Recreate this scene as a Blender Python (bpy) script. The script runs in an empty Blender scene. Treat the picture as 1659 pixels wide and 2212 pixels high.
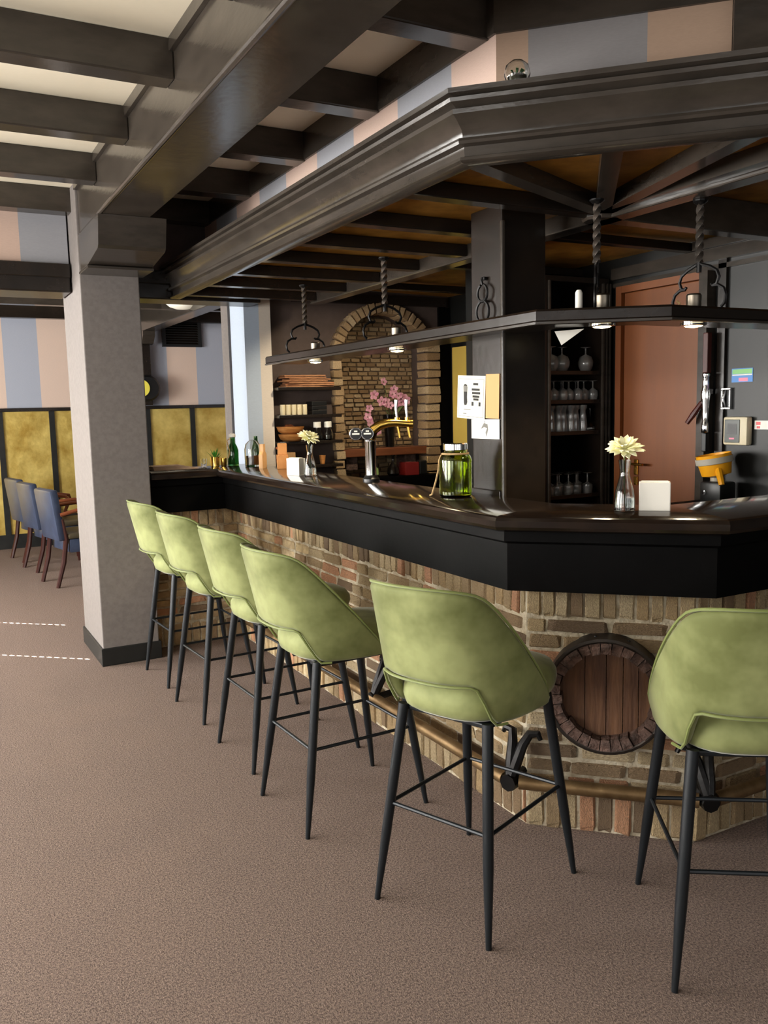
import bpy, bmesh, math, random
from mathutils import Vector, Matrix
S2 = math.sqrt(.5)
rnd = random.Random(7)
scn = bpy.context.scene
COL = scn.collection

# ------------------------------------------------------------------ camera
F_PX, YAW, PITCH, ROLL = 1842.0, math.radians(28.44), math.radians(6.985), math.radians(-1.30)
fw = Vector((math.sin(YAW) * math.cos(PITCH), math.cos(YAW) * math.cos(PITCH), -math.sin(PITCH)))
rt = Vector((math.cos(YAW), -math.sin(YAW), 0)); up = rt.cross(fw)
rt2 = math.cos(ROLL) * rt + math.sin(ROLL) * up; up2 = -math.sin(ROLL) * rt + math.cos(ROLL) * up
cam_d = bpy.data.cameras.new('camera'); cam = bpy.data.objects.new('camera', cam_d); COL.objects.link(cam)
cam_d.sensor_fit = 'VERTICAL'; cam_d.sensor_height = 36; cam_d.lens = F_PX / 2212 * 36; cam_d.clip_start = .02
cam.matrix_world = Matrix(((rt2.x, up2.x, -fw.x, 0), (rt2.y, up2.y, -fw.y, 0), (rt2.z, up2.z, -fw.z, 1.5), (0, 0, 0, 1)))
scn.camera = cam

# ------------------------------------------------------------------ world, daylight, exposure
scn.view_settings.view_transform = 'Standard'; scn.view_settings.look = 'None'
scn.view_settings.gamma = 1; scn.view_settings.use_curve_mapping = False
scn.view_settings.exposure = 0.14
w = bpy.data.worlds.new('world'); scn.world = w; w.use_nodes = True
bg = w.node_tree.nodes['Background']; bg.inputs[0].default_value = (.75, .85, 1, 1); bg.inputs[1].default_value = .6
scn.cycles.use_denoising = True; scn.cycles.max_bounces = 10; scn.cycles.sample_clamp_indirect = 6
scn.cycles.transparent_max_bounces = 16; scn.cycles.caustics_reflective = False; scn.cycles.caustics_refractive = False

def area(name, loc, rot, sx, sy, power, col=(1, 1, 1)):
    l = bpy.data.lights.new(name, 'AREA'); l.shape = 'RECTANGLE'; l.size = sx; l.size_y = sy; l.energy = power; l.color = col
    o = bpy.data.objects.new(name, l); COL.objects.link(o); o.location = loc; o.rotation_euler = rot; return o
XL, YB, YF, XR = -3.0, 10.5, -3.2, 3.73      # left wall, far wall, wall behind the camera, bar's right wall
WIN_L = [(-.6, 1.9), (1.9, 1.9), (4.4, 1.9), (7.0, 1.9)]      # centre y, width of the windows in the left wall
WPOW = [45, 135, 200, 330]
for i, (cy, wd) in enumerate(WIN_L):                          # daylight entering through the left windows
    area('daylight_left', (XL + .06, cy, 1.55), (0, -math.pi / 2, 0), 1.5, wd - .1, WPOW[i], (1, .97, .92))
WIN_F = [(-1.6, 1.8), (.9, 1.8), (2.9, 1.2)]
for cx, wd in WIN_F:                                          # windows in the wall behind the camera
    area('daylight_rear', (cx, YF + .06, 1.55), (math.pi / 2, 0, 0), wd - .1, 1.5, 14, (1, .98, .94))

sun_d = bpy.data.lights.new('sun', 'SUN'); sun_d.energy = 220; sun_d.angle = math.radians(.08); sun_d.color = (1, .95, .88)
sun = bpy.data.objects.new('sun', sun_d); COL.objects.link(sun)     # low sun, only getting in through the cord holes of one blind
sun.rotation_euler = Vector((.75, -.66, -.404)).to_track_quat('-Z', 'Y').to_euler()

# ------------------------------------------------------------------ materials
def lin(c):
    return tuple(((v / 255) / 12.92 if v / 255 <= .04045 else ((v / 255 + .055) / 1.055) ** 2.4) for v in c) + (1,)
M = {}
def mat(name, col, rough=.5, metal=0., var=None, scale=8., stretch=None, bump=0., bscale=None, detail=6, coat=0., trans=0., ior=1.45, emit=None, estr=0, spec=None, rand=None, sheen=0, island=False, alpha=None):
    """procedural material: col, or noise between col and var; rand = list of colours picked per object (or per island)"""
    m = bpy.data.materials.new(name); m.use_nodes = True; M[name] = m
    nt = m.node_tree; b = nt.nodes['Principled BSDF']; N = nt.nodes.new; L = nt.links.new
    b.inputs['Roughness'].default_value = rough; b.inputs['Metallic'].default_value = metal; b.inputs['IOR'].default_value = ior
    b.inputs['Coat Weight'].default_value = coat; b.inputs['Coat Roughness'].default_value = .15
    b.inputs['Transmission Weight'].default_value = trans
    if spec is not None: b.inputs['Specular IOR Level'].default_value = spec
    if sheen: b.inputs['Sheen Weight'].default_value = sheen; b.inputs['Sheen Roughness'].default_value = .35
    if emit: b.inputs['Emission Color'].default_value = lin(emit); b.inputs['Emission Strength'].default_value = estr
    b.inputs['Base Color'].default_value = lin(col)
    src = None
    tc = N('ShaderNodeTexCoord'); mp = N('ShaderNodeMapping'); L(tc.outputs['Object'], mp.inputs[0])
    if stretch: mp.inputs['Scale'].default_value = stretch
    if rand:
        rp = N('ShaderNodeValToRGB'); rp.color_ramp.interpolation = 'CONSTANT'
        while len(rp.color_ramp.elements) < len(rand): rp.color_ramp.elements.new(.5)
        for i, c in enumerate(rand):
            rp.color_ramp.elements[i].position = i / len(rand); rp.color_ramp.elements[i].color = lin(c)
        if island: g = N('ShaderNodeNewGeometry'); L(g.outputs['Random Per Island'], rp.inputs[0])
        else: g = N('ShaderNodeObjectInfo'); L(g.outputs['Random'], rp.inputs[0])
        src = rp.outputs[0]
    if var is not None:
        n = N('ShaderNodeTexNoise'); n.inputs['Scale'].default_value = scale; n.inputs['Detail'].default_value = detail; n.inputs['Roughness'].default_value = .6
        L(mp.outputs[0], n.inputs[0])
        r = N('ShaderNodeValToRGB'); r.color_ramp.elements[0].position = .35; r.color_ramp.elements[1].position = .65; L(n.outputs[0], r.inputs[0])
        mx = N('ShaderNodeMix'); mx.data_type = 'RGBA'; L(r.outputs[0], mx.inputs[0])
        if src: L(src, mx.inputs[6])
        else: mx.inputs[6].default_value = lin(col)
        mx.inputs[7].default_value = lin(var)
        if src:
            mm = N('ShaderNodeMath'); mm.operation = 'MULTIPLY'; mm.inputs[1].default_value = .6; L(r.outputs[0], mm.inputs[0]); L(mm.outputs[0], mx.inputs[0])
        src = mx.outputs[2]
    if src: L(src, b.inputs['Base Color'])
    if bump:
        n2 = N('ShaderNodeTexNoise'); n2.inputs['Scale'].default_value = bscale or scale; n2.inputs['Detail'].default_value = 5; L(mp.outputs[0], n2.inputs[0])
        bp = N('ShaderNodeBump'); bp.inputs['Strength'].default_value = bump; bp.inputs['Distance'].default_value = .02; L(n2.outputs[0], bp.inputs['Height']); L(bp.outputs[0], b.inputs['Normal'])
    return m
def stripes(name, c1, c2, axis, off, width, rough=.75):
    """wallpaper print: alternating stripes of c1 / c2 along an object axis (a unit vector), fine woven relief"""
    m = bpy.data.materials.new(name); m.use_nodes = True; M[name] = m
    nt = m.node_tree; b = nt.nodes['Principled BSDF']; N = nt.nodes.new; L = nt.links.new
    b.inputs['Roughness'].default_value = rough
    tc = N('ShaderNodeTexCoord'); d = N('ShaderNodeVectorMath'); d.operation = 'DOT_PRODUCT'; L(tc.outputs['Object'], d.inputs[0]); d.inputs[1].default_value = axis
    a = N('ShaderNodeMath'); a.operation = 'SUBTRACT'; L(d.outputs['Value'], a.inputs[0]); a.inputs[1].default_value = off
    q = N('ShaderNodeMath'); q.operation = 'FLOORED_MODULO'; L(a.outputs[0], q.inputs[0]); q.inputs[1].default_value = 2 * width
    g = N('ShaderNodeMath'); g.operation = 'GREATER_THAN'; L(q.outputs[0], g.inputs[0]); g.inputs[1].default_value = width
    n = N('ShaderNodeTexNoise'); n.inputs['Scale'].default_value = 60; n.inputs['Detail'].default_value = 4
    mp = N('ShaderNodeMapping'); mp.inputs['Scale'].default_value = (1, 1, 6); L(tc.outputs['Object'], mp.inputs[0]); L(mp.outputs[0], n.inputs[0])
    mx = N('ShaderNodeMix'); mx.data_type = 'RGBA'; L(g.outputs[0], mx.inputs[0]); mx.inputs[6].default_value = lin(c1); mx.inputs[7].default_value = lin(c2)
    hs = N('ShaderNodeHueSaturation'); L(mx.outputs[2], hs.inputs['Color'])
    mr = N('ShaderNodeMapRange'); mr.inputs[3].default_value = .9; mr.inputs[4].default_value = 1.1; L(n.outputs[0], mr.inputs[0]); L(mr.outputs[0], hs.inputs['Value'])
    L(hs.outputs[0], b.inputs['Base Color']); return m

PINK, BLUE = (192, 166, 152), (146, 147, 153)
mat('carpet', (82, 68, 62), .95, var=(146, 126, 115), scale=150, bump=.5, bscale=260, detail=8)
mat('wood', (51, 46, 41), .19, var=(62, 56, 50), scale=6, stretch=(1, 1, 3), bump=.03, bscale=20)
mat('wood_dark', (27, 22, 18), .24, var=(36, 29, 24), scale=6, bump=.03, bscale=20)
mat('fascia_black', (4, 4, 4), .6, var=(7, 6, 6), scale=5, bump=.04, bscale=30, spec=.06)
mat('worktop', (24, 18, 15), .1, var=(36, 27, 21), scale=5, stretch=(3, 1, 1), coat=.4)
mat('amber_panel', (178, 130, 58), .38, var=(132, 90, 32), scale=9, bump=.03)
mat('plaster', (244, 236, 214), .8, var=(238, 229, 206), scale=3)
mat('wall_brown', (86, 72, 66), .7, var=(78, 64, 58), scale=14)
mat('wall_black', (17, 18, 17), .42, var=(24, 24, 23), scale=4)
mat('column_paint', (118, 112, 109), .75, var=(109, 103, 100), scale=40)
mat('baseboard_black', (20, 22, 22), .4, var=(30, 31, 30), scale=12)
stripes('paper_A', PINK, BLUE, (0, 1, 0), 2.583 - .374, .374)
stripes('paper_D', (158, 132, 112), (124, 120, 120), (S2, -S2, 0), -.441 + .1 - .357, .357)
stripes('paper_B', (158, 164, 178), (204, 182, 168), (1, 0, 0), .905, .365)
stripes('paper_H', BLUE, PINK, (1, 0, 0), .60, .374)
stripes('paper_S', (226, 214, 200), (186, 200, 218), (1, 0, 0), 1.82, .15)
mat('velvet', (98, 104, 56), .75, var=(144, 150, 98), scale=5, sheen=.35, detail=4)
mat('velvet_seam', (116, 126, 70), .6, sheen=.3)
mat('steel_black', (26, 30, 34), .38, metal=.3)
mat('iron_rod', (120, 114, 108), .28, metal=.9)
mat('iron', (24, 23, 23), .42, metal=.6, bump=.1, bscale=40)
mat('chrome', (225, 225, 225), .12, metal=1)
mat('brushed', (120, 112, 100), .35, metal=1)
mat('brass', (190, 140, 62), .24, metal=1)
mat('gold_bright', (232, 190, 95), .18, metal=1)
mat('old_brass', (132, 108, 76), .5, metal=.7, var=(100, 78, 50), scale=12)
mat('mortar', (200, 190, 168), .95, var=(150, 136, 112), scale=20, bump=.5, bscale=60)
BR = [(200, 176, 134), (170, 146, 110), (212, 192, 154), (148, 124, 94), (190, 162, 118), (204, 150, 114), (124, 104, 82), (204, 182, 140), (178, 154, 116), (194, 174, 136)]
mat('brick', BR[0], .9, var=(128, 106, 84), scale=14, rand=BR, bump=.8, bscale=24)
mat('brick_many', BR[0], .9, var=(128, 106, 84), scale=14, rand=BR, bump=.8, bscale=24, island=True)
NB = [(202, 172, 130), (178, 148, 108), (212, 186, 148), (160, 130, 94), (190, 160, 120)]
mat('brick_niche', NB[0], .9, var=(112, 90, 66), scale=14, rand=NB, bump=.6, bscale=24)
mat('mortar_niche', (140, 118, 92), .95, var=(86, 70, 52), scale=20)
mat('gold_leaf', (232, 208, 122), .36, metal=.5, var=(176, 144, 64), scale=3.2, detail=9, bump=.5, bscale=7)
mat('leather_blue', (46, 54, 74), .36, var=(56, 66, 88), scale=10, bump=.06, bscale=60)
mat('leather_seat', (74, 66, 48), .42, var=(62, 56, 44), scale=10)
mat('mahogany', (46, 20, 17), .28, var=(60, 27, 21), scale=6, stretch=(1, 1, .2))
mat('bentwood', (128, 72, 42), .3, var=(104, 54, 32), scale=8)
mat('door_wood', (112, 60, 16), .5, var=(98, 50, 12), scale=5, stretch=(1, 1, .12))
mat('barrel_wood', (122, 86, 60), .6, var=(84, 56, 40), scale=9, stretch=(4, 4, .5), bump=.25, bscale=16)
mat('barrel_rim', (104, 80, 70), .75, var=(58, 44, 38), scale=30, bump=1., bscale=30)
mat('barrel_hoop', (42, 38, 35), .45, metal=.6, var=(58, 50, 44), scale=10)
mat('glass', (250, 252, 250), .02, trans=1, ior=1.45)
mat('glass_bottle', (84, 140, 84), .04, trans=1)
mat('glass_green', (196, 214, 84), .04, trans=1, ior=1.45)
mat('glass_bar', (252, 252, 250), .12, trans=.9, ior=1.5)
mat('glass_smoke', (70, 62, 58), .1, trans=.9)
mat('water', (240, 246, 244), 0, trans=1, ior=1.33)
mat('honey', (224, 132, 26), .15, trans=.4)
mat('white_ceramic', (236, 232, 222), .35)
mat('candle', (240, 226, 186), .45)
mat('petal_cream', (240, 236, 178), .6, var=(250, 248, 214), scale=60)
mat('petal_pink', (216, 168, 178), .55, var=(186, 116, 142), scale=40)
mat('leaf', (58, 128, 38), .5, var=(84, 160, 52), scale=30)
mat('leaf_pale', (150, 176, 110), .5)
mat('stem', (84, 96, 48), .6)
mat('rope', (196, 166, 118), .9, var=(160, 130, 86), scale=80)
mat('bowl_wood', (214, 150, 84), .45, var=(190, 122, 62), scale=14, stretch=(1, 1, 5))
mat('box_wood', (206, 164, 116), .55, var=(190, 146, 98), scale=12, stretch=(6, 1, 1))
mat('box_wood_orange', (192, 134, 78), .5, var=(174, 116, 62), scale=12)
mat('print_brown', (150, 84, 40), .6)
mat('kraft', (150, 100, 66), .8, var=(180, 130, 92), scale=20, stretch=(1, 1, 8))
mat('paper_white', (236, 234, 226), .8)
mat('poster_paper', (228, 226, 206), .8, var=(216, 214, 194), scale=6)
mat('card_tan', (206, 158, 108), .8)
mat('ink', (44, 42, 40), .8)
mat('ink_grey', (120, 118, 112), .8)
mat('yellow_panel', (206, 176, 84), .6)
mat('funnel_yellow', (240, 166, 24), .35)
mat('grey_plastic', (176, 170, 154), .5)
mat('beige_plastic', (214, 202, 172), .5)
mat('screen_dark', (52, 58, 52), .25)
mat('black_plastic', (22, 22, 22), .35)
mat('lever_red', (70, 24, 16), .35)
mat('sticker_blue', (40, 120, 196), .4); mat('sticker_green', (120, 190, 110), .4); mat('sticker_pink', (226, 120, 150), .4); mat('sticker_red', (206, 60, 60), .4)
mat('oak_mantel', (120, 70, 42), .5, var=(92, 50, 28), scale=8, stretch=(.4, 3, 3))
mat('lamp_glow', (255, 236, 190), .4, emit=(255, 226, 170), estr=7)
mat('dome_glass', (240, 238, 226), .4, emit=(255, 246, 220), estr=.25)
mat('dial_yellow', (236, 224, 90), .5)
mat('cloth_beige', (206, 176, 150), .9, var=(188, 158, 132), scale=10)
mat('red_box', (110, 26, 26), .5)
mat('blind_white', (220, 216, 206), .7)

# ------------------------------------------------------------------ mesh helpers
class MB:
    def __init__(s): s.v = []; s.f = []
    def add(s, vs, fs):
        n = len(s.v); s.v += [tuple(v) for v in vs]; s.f += [tuple(i + n for i in f) for f in fs]; return s
    def box(s, x0, x1, y0, y1, z0, z1, c=0):
        if c <= 0:
            return s.add([(x, y, z) for z in (z0, z1) for y in (y0, y1) for x in (x0, x1)],
                         [(0, 2, 3, 1), (4, 5, 7, 6), (0, 1, 5, 4), (2, 6, 7, 3), (0, 4, 6, 2), (1, 3, 7, 5)])
        bm = bmesh.new(); bmesh.ops.create_cube(bm, size=1)
        for v in bm.verts: v.co = Vector(((x0 + x1) / 2 + v.co.x * (x1 - x0), (y0 + y1) / 2 + v.co.y * (y1 - y0), (z0 + z1) / 2 + v.co.z * (z1 - z0)))
        bmesh.ops.bevel(bm, geom=list(bm.edges), offset=c, segments=2, affect='EDGES', profile=.5)
        bm.verts.index_update(); s.add([v.co[:] for v in bm.verts], [[v.index for v in f.verts] for f in bm.faces]); bm.free(); return s
    def prism(s, pts, z0, z1):
        n = len(pts)
        return s.add([(p[0], p[1], z0) for p in pts] + [(p[0], p[1], z1) for p in pts],
                     [tuple(range(n))[::-1], tuple(range(n, 2 * n))] + [(i, (i + 1) % n, n + (i + 1) % n, n + i) for i in range(n)])
    def loft(s, rings, close=True, cap=True):
        """rings: lists of points, each ring closed"""
        n = len(rings[0]); vs = [p for r in rings for p in r]; fs = []
        for i in range(len(rings) - 1):
            for j in range(n if close else n - 1):
                a = i * n + j; b2 = i * n + (j + 1) % n; fs.append((a, b2, b2 + n, a + n))
        if cap and close: fs += [tuple(range(n))[::-1], tuple(range(len(vs) - n, len(vs)))]
        return s.add(vs, fs)
    def tube(s, path, r, seg=8, r1=None, twist=0, square=False):
        path = [Vector(p) for p in path]; rings = []; m = len(path)
        t0 = (path[1] - path[0]).normalized(); nn = t0.orthogonal().normalized()
        if abs(t0.z) > .99: nn = Vector((1, 0, 0))
        for i, p in enumerate(path):
            t = (path[min(i + 1, m - 1)] - path[max(i - 1, 0)]).normalized()
            nn = (nn - t * nn.dot(t)); nn = nn.normalized() if nn.length > 1e-6 else t.orthogonal().normalized()
            bb = t.cross(nn); k = i / (m - 1)
            rr = r[i] if isinstance(r, (list, tuple)) else (r + (r1 - r) * k if r1 is not None else r)
            rings.append([p + (nn * math.cos(a) + bb * math.sin(a)) * rr for a in [2 * math.pi * j / seg + twist * k + (math.pi / 4 if square else 0) for j in range(seg)]])
        return s.loft(rings)
    def lathe(s, prof, seg=20, c=(0, 0, 0), closed=False):
        if closed: prof = list(prof) + [prof[0]]
        rings = [[(c[0] + r * math.cos(2 * math.pi * j / seg), c[1] + r * math.sin(2 * math.pi * j / seg), c[2] + z) for j in range(seg)] for r, z in prof]
        return s.loft(rings, cap=not closed)
    def xf(s, m):
        s.v = [tuple(m @ Vector(p)) for p in s.v]; return s
    def jit(s, a):
        s.v = [(x + rnd.uniform(-a, a), y + rnd.uniform(-a, a), z + rnd.uniform(-a, a)) for x, y, z in s.v]; return s
    def mesh(s, name, off=(0, 0, 0), smooth=False):
        me = bpy.data.meshes.new(name); me.from_pydata([(x - off[0], y - off[1], z - off[2]) for x, y, z in s.v], [], s.f); me.validate()
        bm = bmesh.new(); bm.from_mesh(me); bmesh.ops.recalc_face_normals(bm, faces=bm.faces); bm.to_mesh(me); bm.free()
        if smooth:
            me.shade_smooth()
            try: me.set_sharp_from_angle(angle=math.radians(smooth if smooth is not True else 40))
            except Exception: pass
        return me
    def part(s, name, m, parent, smooth=False, label=None, world=False, kind=None):
        off = parent.location if (world and parent) else (0, 0, 0)
        if world and parent and parent.parent: off = Vector(parent.location) + Vector(parent.parent.location)
        o = bpy.data.objects.new(name, s.mesh(name, off, smooth)); o.data.materials.append(M[m]); COL.objects.link(o); o.parent = parent
        if label: o['label'] = label
        if kind: o['kind'] = kind
        return o
    def top(s, name, m, label, cat, loc=None, smooth=False, group=None, kind=None):
        """a thing that is one mesh; vertices in world coordinates, origin at its base"""
        if loc is None:
            xs, ys, zs = zip(*s.v); loc = ((min(xs) + max(xs)) / 2, (min(ys) + max(ys)) / 2, min(zs))
        o = bpy.data.objects.new(name, s.mesh(name, loc, smooth)); o.location = loc; o.data.materials.append(M[m]); COL.objects.link(o)
        if label: o['label'] = label
        if cat: o['category'] = cat
        if group: o['group'] = group
        if kind: o['kind'] = kind
        return o
def thing(name, label, cat, loc=(0, 0, 0), rz=0, group=None, kind=None):
    o = bpy.data.objects.new(name, None); o.empty_display_size = .1; COL.objects.link(o); o.location = loc; o.rotation_euler = (0, 0, rz)
    if label: o['label'] = label
    if cat: o['category'] = cat
    if group: o['group'] = group
    if kind: o['kind'] = kind
    bpy.context.view_layer.update(); return o
def copy_tree(o, parent=None):
    c = o.copy(); COL.objects.link(c); c.parent = parent
    for ch in list(o.children): copy_tree(ch, c)
    return c
def struct(s, name, m, smooth=False, loc=(0, 0, 0)): return s.top(name, m, None, None, loc, smooth, kind='structure')
def off(path, d):
    """mitred offset of an open polyline to its right"""
    P = [Vector(p[:2]) for p in path]; n = len(P); out = []
    nr = [Vector(((P[i + 1] - P[i]).y, -(P[i + 1] - P[i]).x)).normalized() for i in range(n - 1)]
    for i in range(n):
        if i == 0: out.append(P[0] + nr[0] * d)
        elif i == n - 1: out.append(P[-1] + nr[-1] * d)
        else:
            b2 = (nr[i - 1] + nr[i]).normalized(); out.append(P[i] + b2 * d / b2.dot(nr[i]))
    return out
def run(path, prof, i):
    """closed profile of (offset, z) swept along segment i of the path, mitred"""
    a = []; b2 = []
    for o, z in prof:
        q = off(path, o); a.append((q[i].x, q[i].y, z)); b2.append((q[i + 1].x, q[i + 1].y, z))
    return MB().loft([a, b2])
def smoothmod(o, lv=2):
    m = o.modifiers.new('sub', 'SUBSURF'); m.levels = lv; m.render_levels = lv; o.data.shade_smooth(); return o

# ================================================================== the room
ZC, ZJ = 2.79, 2.655      # ceiling, underside of the joists
XE = 5.2                  # far right limit of the room behind the bar
struct(MB().box(XL - .2, XE, YF - .2, YB + .2, -.1, 0), 'floor', 'carpet')
ceil = struct(MB().box(XL - .2, XE, YF - .2, YB + .2, ZC, ZC + .12), 'ceiling', 'plaster')
wb = struct(MB().box(XL - .2, XE, YB, YB + .2, 0, ZC), 'wall_back', 'paper_B')
struct(MB().box(XE, XE + .2, 5.95, YB + .2, 0, ZC), 'wall_far_right', 'paper_B')
wr = struct(MB().box(XR, XR + .2, YF - .2, 5.95, 0, ZC), 'wall_right', 'wall_black')
def wall_with_holes(axis, pos, lo, hi, holes, z0, z1):
    mb = MB(); th = .2
    def bx(a, b2, c, d):
        if b2 - a < 1e-4: return
        if axis == 'x': mb.box(pos - th, pos, a, b2, c, d)
        else: mb.box(a, b2, pos - th, pos, c, d)
    e = lo
    for c, wd in sorted(holes):
        bx(e, c - wd / 2, 0, ZC); bx(c - wd / 2, c + wd / 2, 0, z0); bx(c - wd / 2, c + wd / 2, z1, ZC); e = c + wd / 2
    bx(e, hi, 0, ZC); return mb
struct(wall_with_holes('x', XL, YF - .2, YB + .2, WIN_L + [(9.28, 1.5)], .75, 2.4), 'wall_left', 'paper_A')
struct(wall_with_holes('y', YF, XL, XR, WIN_F, .75, 2.4), 'wall_front', 'paper_B')
k = 0
for axis, pos, lst in (('x', XL, WIN_L + [(9.28, 1.5)]), ('y', YF, WIN_F)):
    for c, wd in lst:
        k += 1; fr = MB(); gl = MB()
        for a, b2, z0, z1 in ((c - wd / 2, c - wd / 2 + .06, .75, 2.4), (c + wd / 2 - .06, c + wd / 2, .75, 2.4), (c - wd / 2 + .06, c + wd / 2 - .06, .75, .81), (c - wd / 2 + .06, c + wd / 2 - .06, 2.34, 2.4), (c - .025, c + .025, .81, 2.34)):
            if axis == 'x': fr.box(pos - .14, pos - .07, a, b2, z0, z1)
            else: fr.box(a, b2, pos - .14, pos - .07, z0, z1)
        o = struct(fr, 'window_%d' % k, 'wood')
        if axis == 'x': gl.box(pos - .11, pos - .105, c - wd / 2 + .06, c + wd / 2 - .06, .81, 2.34)
        else: gl.box(c - wd / 2 + .06, c + wd / 2 - .06, pos - .11, pos - .105, .81, 2.34)
        if abs(c - 9.28) > .01: gl.part('pane', 'glass', o)
bl = thing('window_blind', 'closed white blind with cord holes in the far left window', 'blind', (XL - .05, 9.28, .75))
for a, b2 in ((8.53, 8.77), (8.792, 9.764), (9.786, 10.03)): MB().box(XL - .053, XL - .047, a, b2, .76, 2.395).part('blind_panel', 'blind_white', bl, world=True)
for a, b2 in ((8.77, 8.792), (9.764, 9.786)):
    z = .76
    MB().box(XL - .053, XL - .047, a, b2, .76, 1.6).part('blind_panel', 'blind_white', bl, world=True); MB().box(XL - .053, XL - .047, a, b2, 2.085, 2.395).part('blind_panel', 'blind_white', bl, world=True)
    z = 1.6
    while z < 2.08: MB().box(XL - .053, XL - .047, a, b2, z + .0135, z + .0215).part('slat_bridge', 'blind_white', bl, world=True); z += .0215

# ceiling joists left of and right of the long beam, and in the far room: parts of the ceiling
JY = [2.36 + .735 * i for i in range(-6, 5)]
for y in JY:
    x1 = .885
    if y > 2.2: MB().box(XL, x1, y, y + .105, ZJ, ZC, .006).part('joist', 'wood', ceil)
    else: MB().box(XL, x1, y, y + .105, ZJ, ZC).part('joist', 'wood', ceil)
    xr = 1.70 if y > 2.3 else (2.79 if y > 1.2 else XR)
    if y > 2.3: MB().box(1.145, xr, y, y + .105, ZJ, ZC, .006).part('joist', 'wood', ceil)
    elif y > 1.2: MB().box(1.145, 1.70 + (2.325 - y) - .05, y, y + .105, ZJ, ZC).part('joist', 'wood', ceil)
    else: MB().box(1.145, XR, y, y + .105, ZJ, ZC).part('joist', 'wood', ceil)
for y in (6.6, 7.5, 8.4, 9.3):
    MB().box(XL, XE, y, y + .12, 2.6, ZC, .006).part('joist', 'wood', ceil)
MB().box(XL, XE, 10.38, YB, 2.58, ZC).part('wall_plate', 'wood_dark', ceil)
MB().box(XL, .865, 5.35, 5.50, 2.66, ZC).part('wall_plate', 'wood', ceil)
MB().box(XL, XL + .1, YF, YB, 2.6, ZC).part('wall_plate', 'wood', ceil)

# header wall and cross beam in line with the column (an opening to the far room below it)
struct(MB().box(XL, .862, 5.44, 5.75, 2.36, 2.70), 'wall_header_left', 'paper_H')
struct(MB().box(1.225, 3.0, 5.44, 5.56, 2.36, ZC), 'wall_header_right', 'wall_brown')
cb = thing('cross_beam', 'dark moulded cross beam reaching from the left edge to the grey column', 'beam', (-1.0, 5.58, 2.217))
MB().box(XL, .862, 5.42, 5.75, 2.217, 2.375, .008).part('beam_body', 'wood_dark', cb, world=True)
MB().box(XL, .862, 5.40, 5.419, 2.30, 2.38, .005).part('moulding', 'wood_dark', cb, world=True)
MB().box(XL, .862, 5.751, 5.79, 2.225, 2.26, .005).part('light_strip', 'white_ceramic', cb, world=True)
cb = thing('cross_beam', 'dark cross beam running from the grey column to the canopy end', 'beam', (1.6, 5.58, 2.217))
MB().box(1.225, 2.05, 5.42, 5.66, 2.20, 2.36, .008).part('beam_body', 'wood_dark', cb, world=True)
MB().box(1.225, 1.52, 5.395, 5.419, 2.29, 2.37, .005).part('moulding', 'wood_dark', cb, world=True)

# the long beam over the room, with its corbel on the column
lb = thing('ceiling_beam', 'heavy glossy dark brown beam crossing the ceiling towards the column', 'beam', (1.02, 1.0, 2.5))
pr = [(.885, 2.515), (.9, 2.5), (1.135, 2.5), (1.15, 2.515), (1.15, ZC), (.885, ZC)]
MB().loft([[(x, YF, z) for x, z in pr], [(x, 5.16, z) for x, z in pr]]).part('beam_body', 'wood', lb, world=True)
MB().tube([(.889, YF, 2.507), (.889, 4.6, 2.507)], .011, 8).part('edge_bead', 'wood', lb, world=True, smooth=True)
MB().box(.868, .884, YF, 5.16, 2.745, ZC).part('cover_strip', 'wood', lb, world=True)
cpr = [(5.162, 2.29), (4.98, 2.295), (4.62, 2.34), (4.60, 2.355), (4.56, 2.499), (5.162, 2.499)]
MB().loft([[(.878, y, z) for y, z in cpr], [(1.222, y, z) for y, z in cpr]]).part('corbel', 'wood', lb, world=True)
MB().box(.87, 1.23, 4.9, 5.16, 2.285, 2.3, .004).part('corbel_plate', 'wood', lb, world=True)

cl = thing('column', 'square grey-painted column with a black plinth beside the bar', 'column', (1.03, 5.48, 0))
MB().box(.872, 1.205, 5.168, 5.80, .0, 2.79, .006).part('shaft', 'column_paint', cl, world=True)
mb = MB().box(.860, 1.217, 5.156, 5.812, 0, .108, .004); mb.part('plinth', 'baseboard_black', cl, world=True)

# far wall: gold wainscot
ws = [(.27 + .546 * i) for i in range(-6, 10)]
wn = thing('wainscot', 'gold leaf wainscot panels between black stiles along the far wall', 'panelling', (1.5, 10.47, 0))
MB().box(XL, XE, 10.44, 10.5, 1.545, 1.585, .004).part('top_rail', 'wood_dark', wn, world=True)
MB().box(XL, XE, 10.45, 10.5, 0, .16).part('plinth', 'baseboard_black', wn, world=True)
for i, x in enumerate(ws):
    if XL < x < XE: MB().box(x - .03, x + .03, 10.452, 10.5, .16, 1.545).part('stile', 'baseboard_black', wn, world=True)
    if i < len(ws) - 1 and x > XL: MB().box(x + .03, min(ws[i + 1] - .03, XE), 10.478, 10.5, .16, 1.545).part('gold_panel', 'gold_leaf', wn, world=True)
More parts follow.
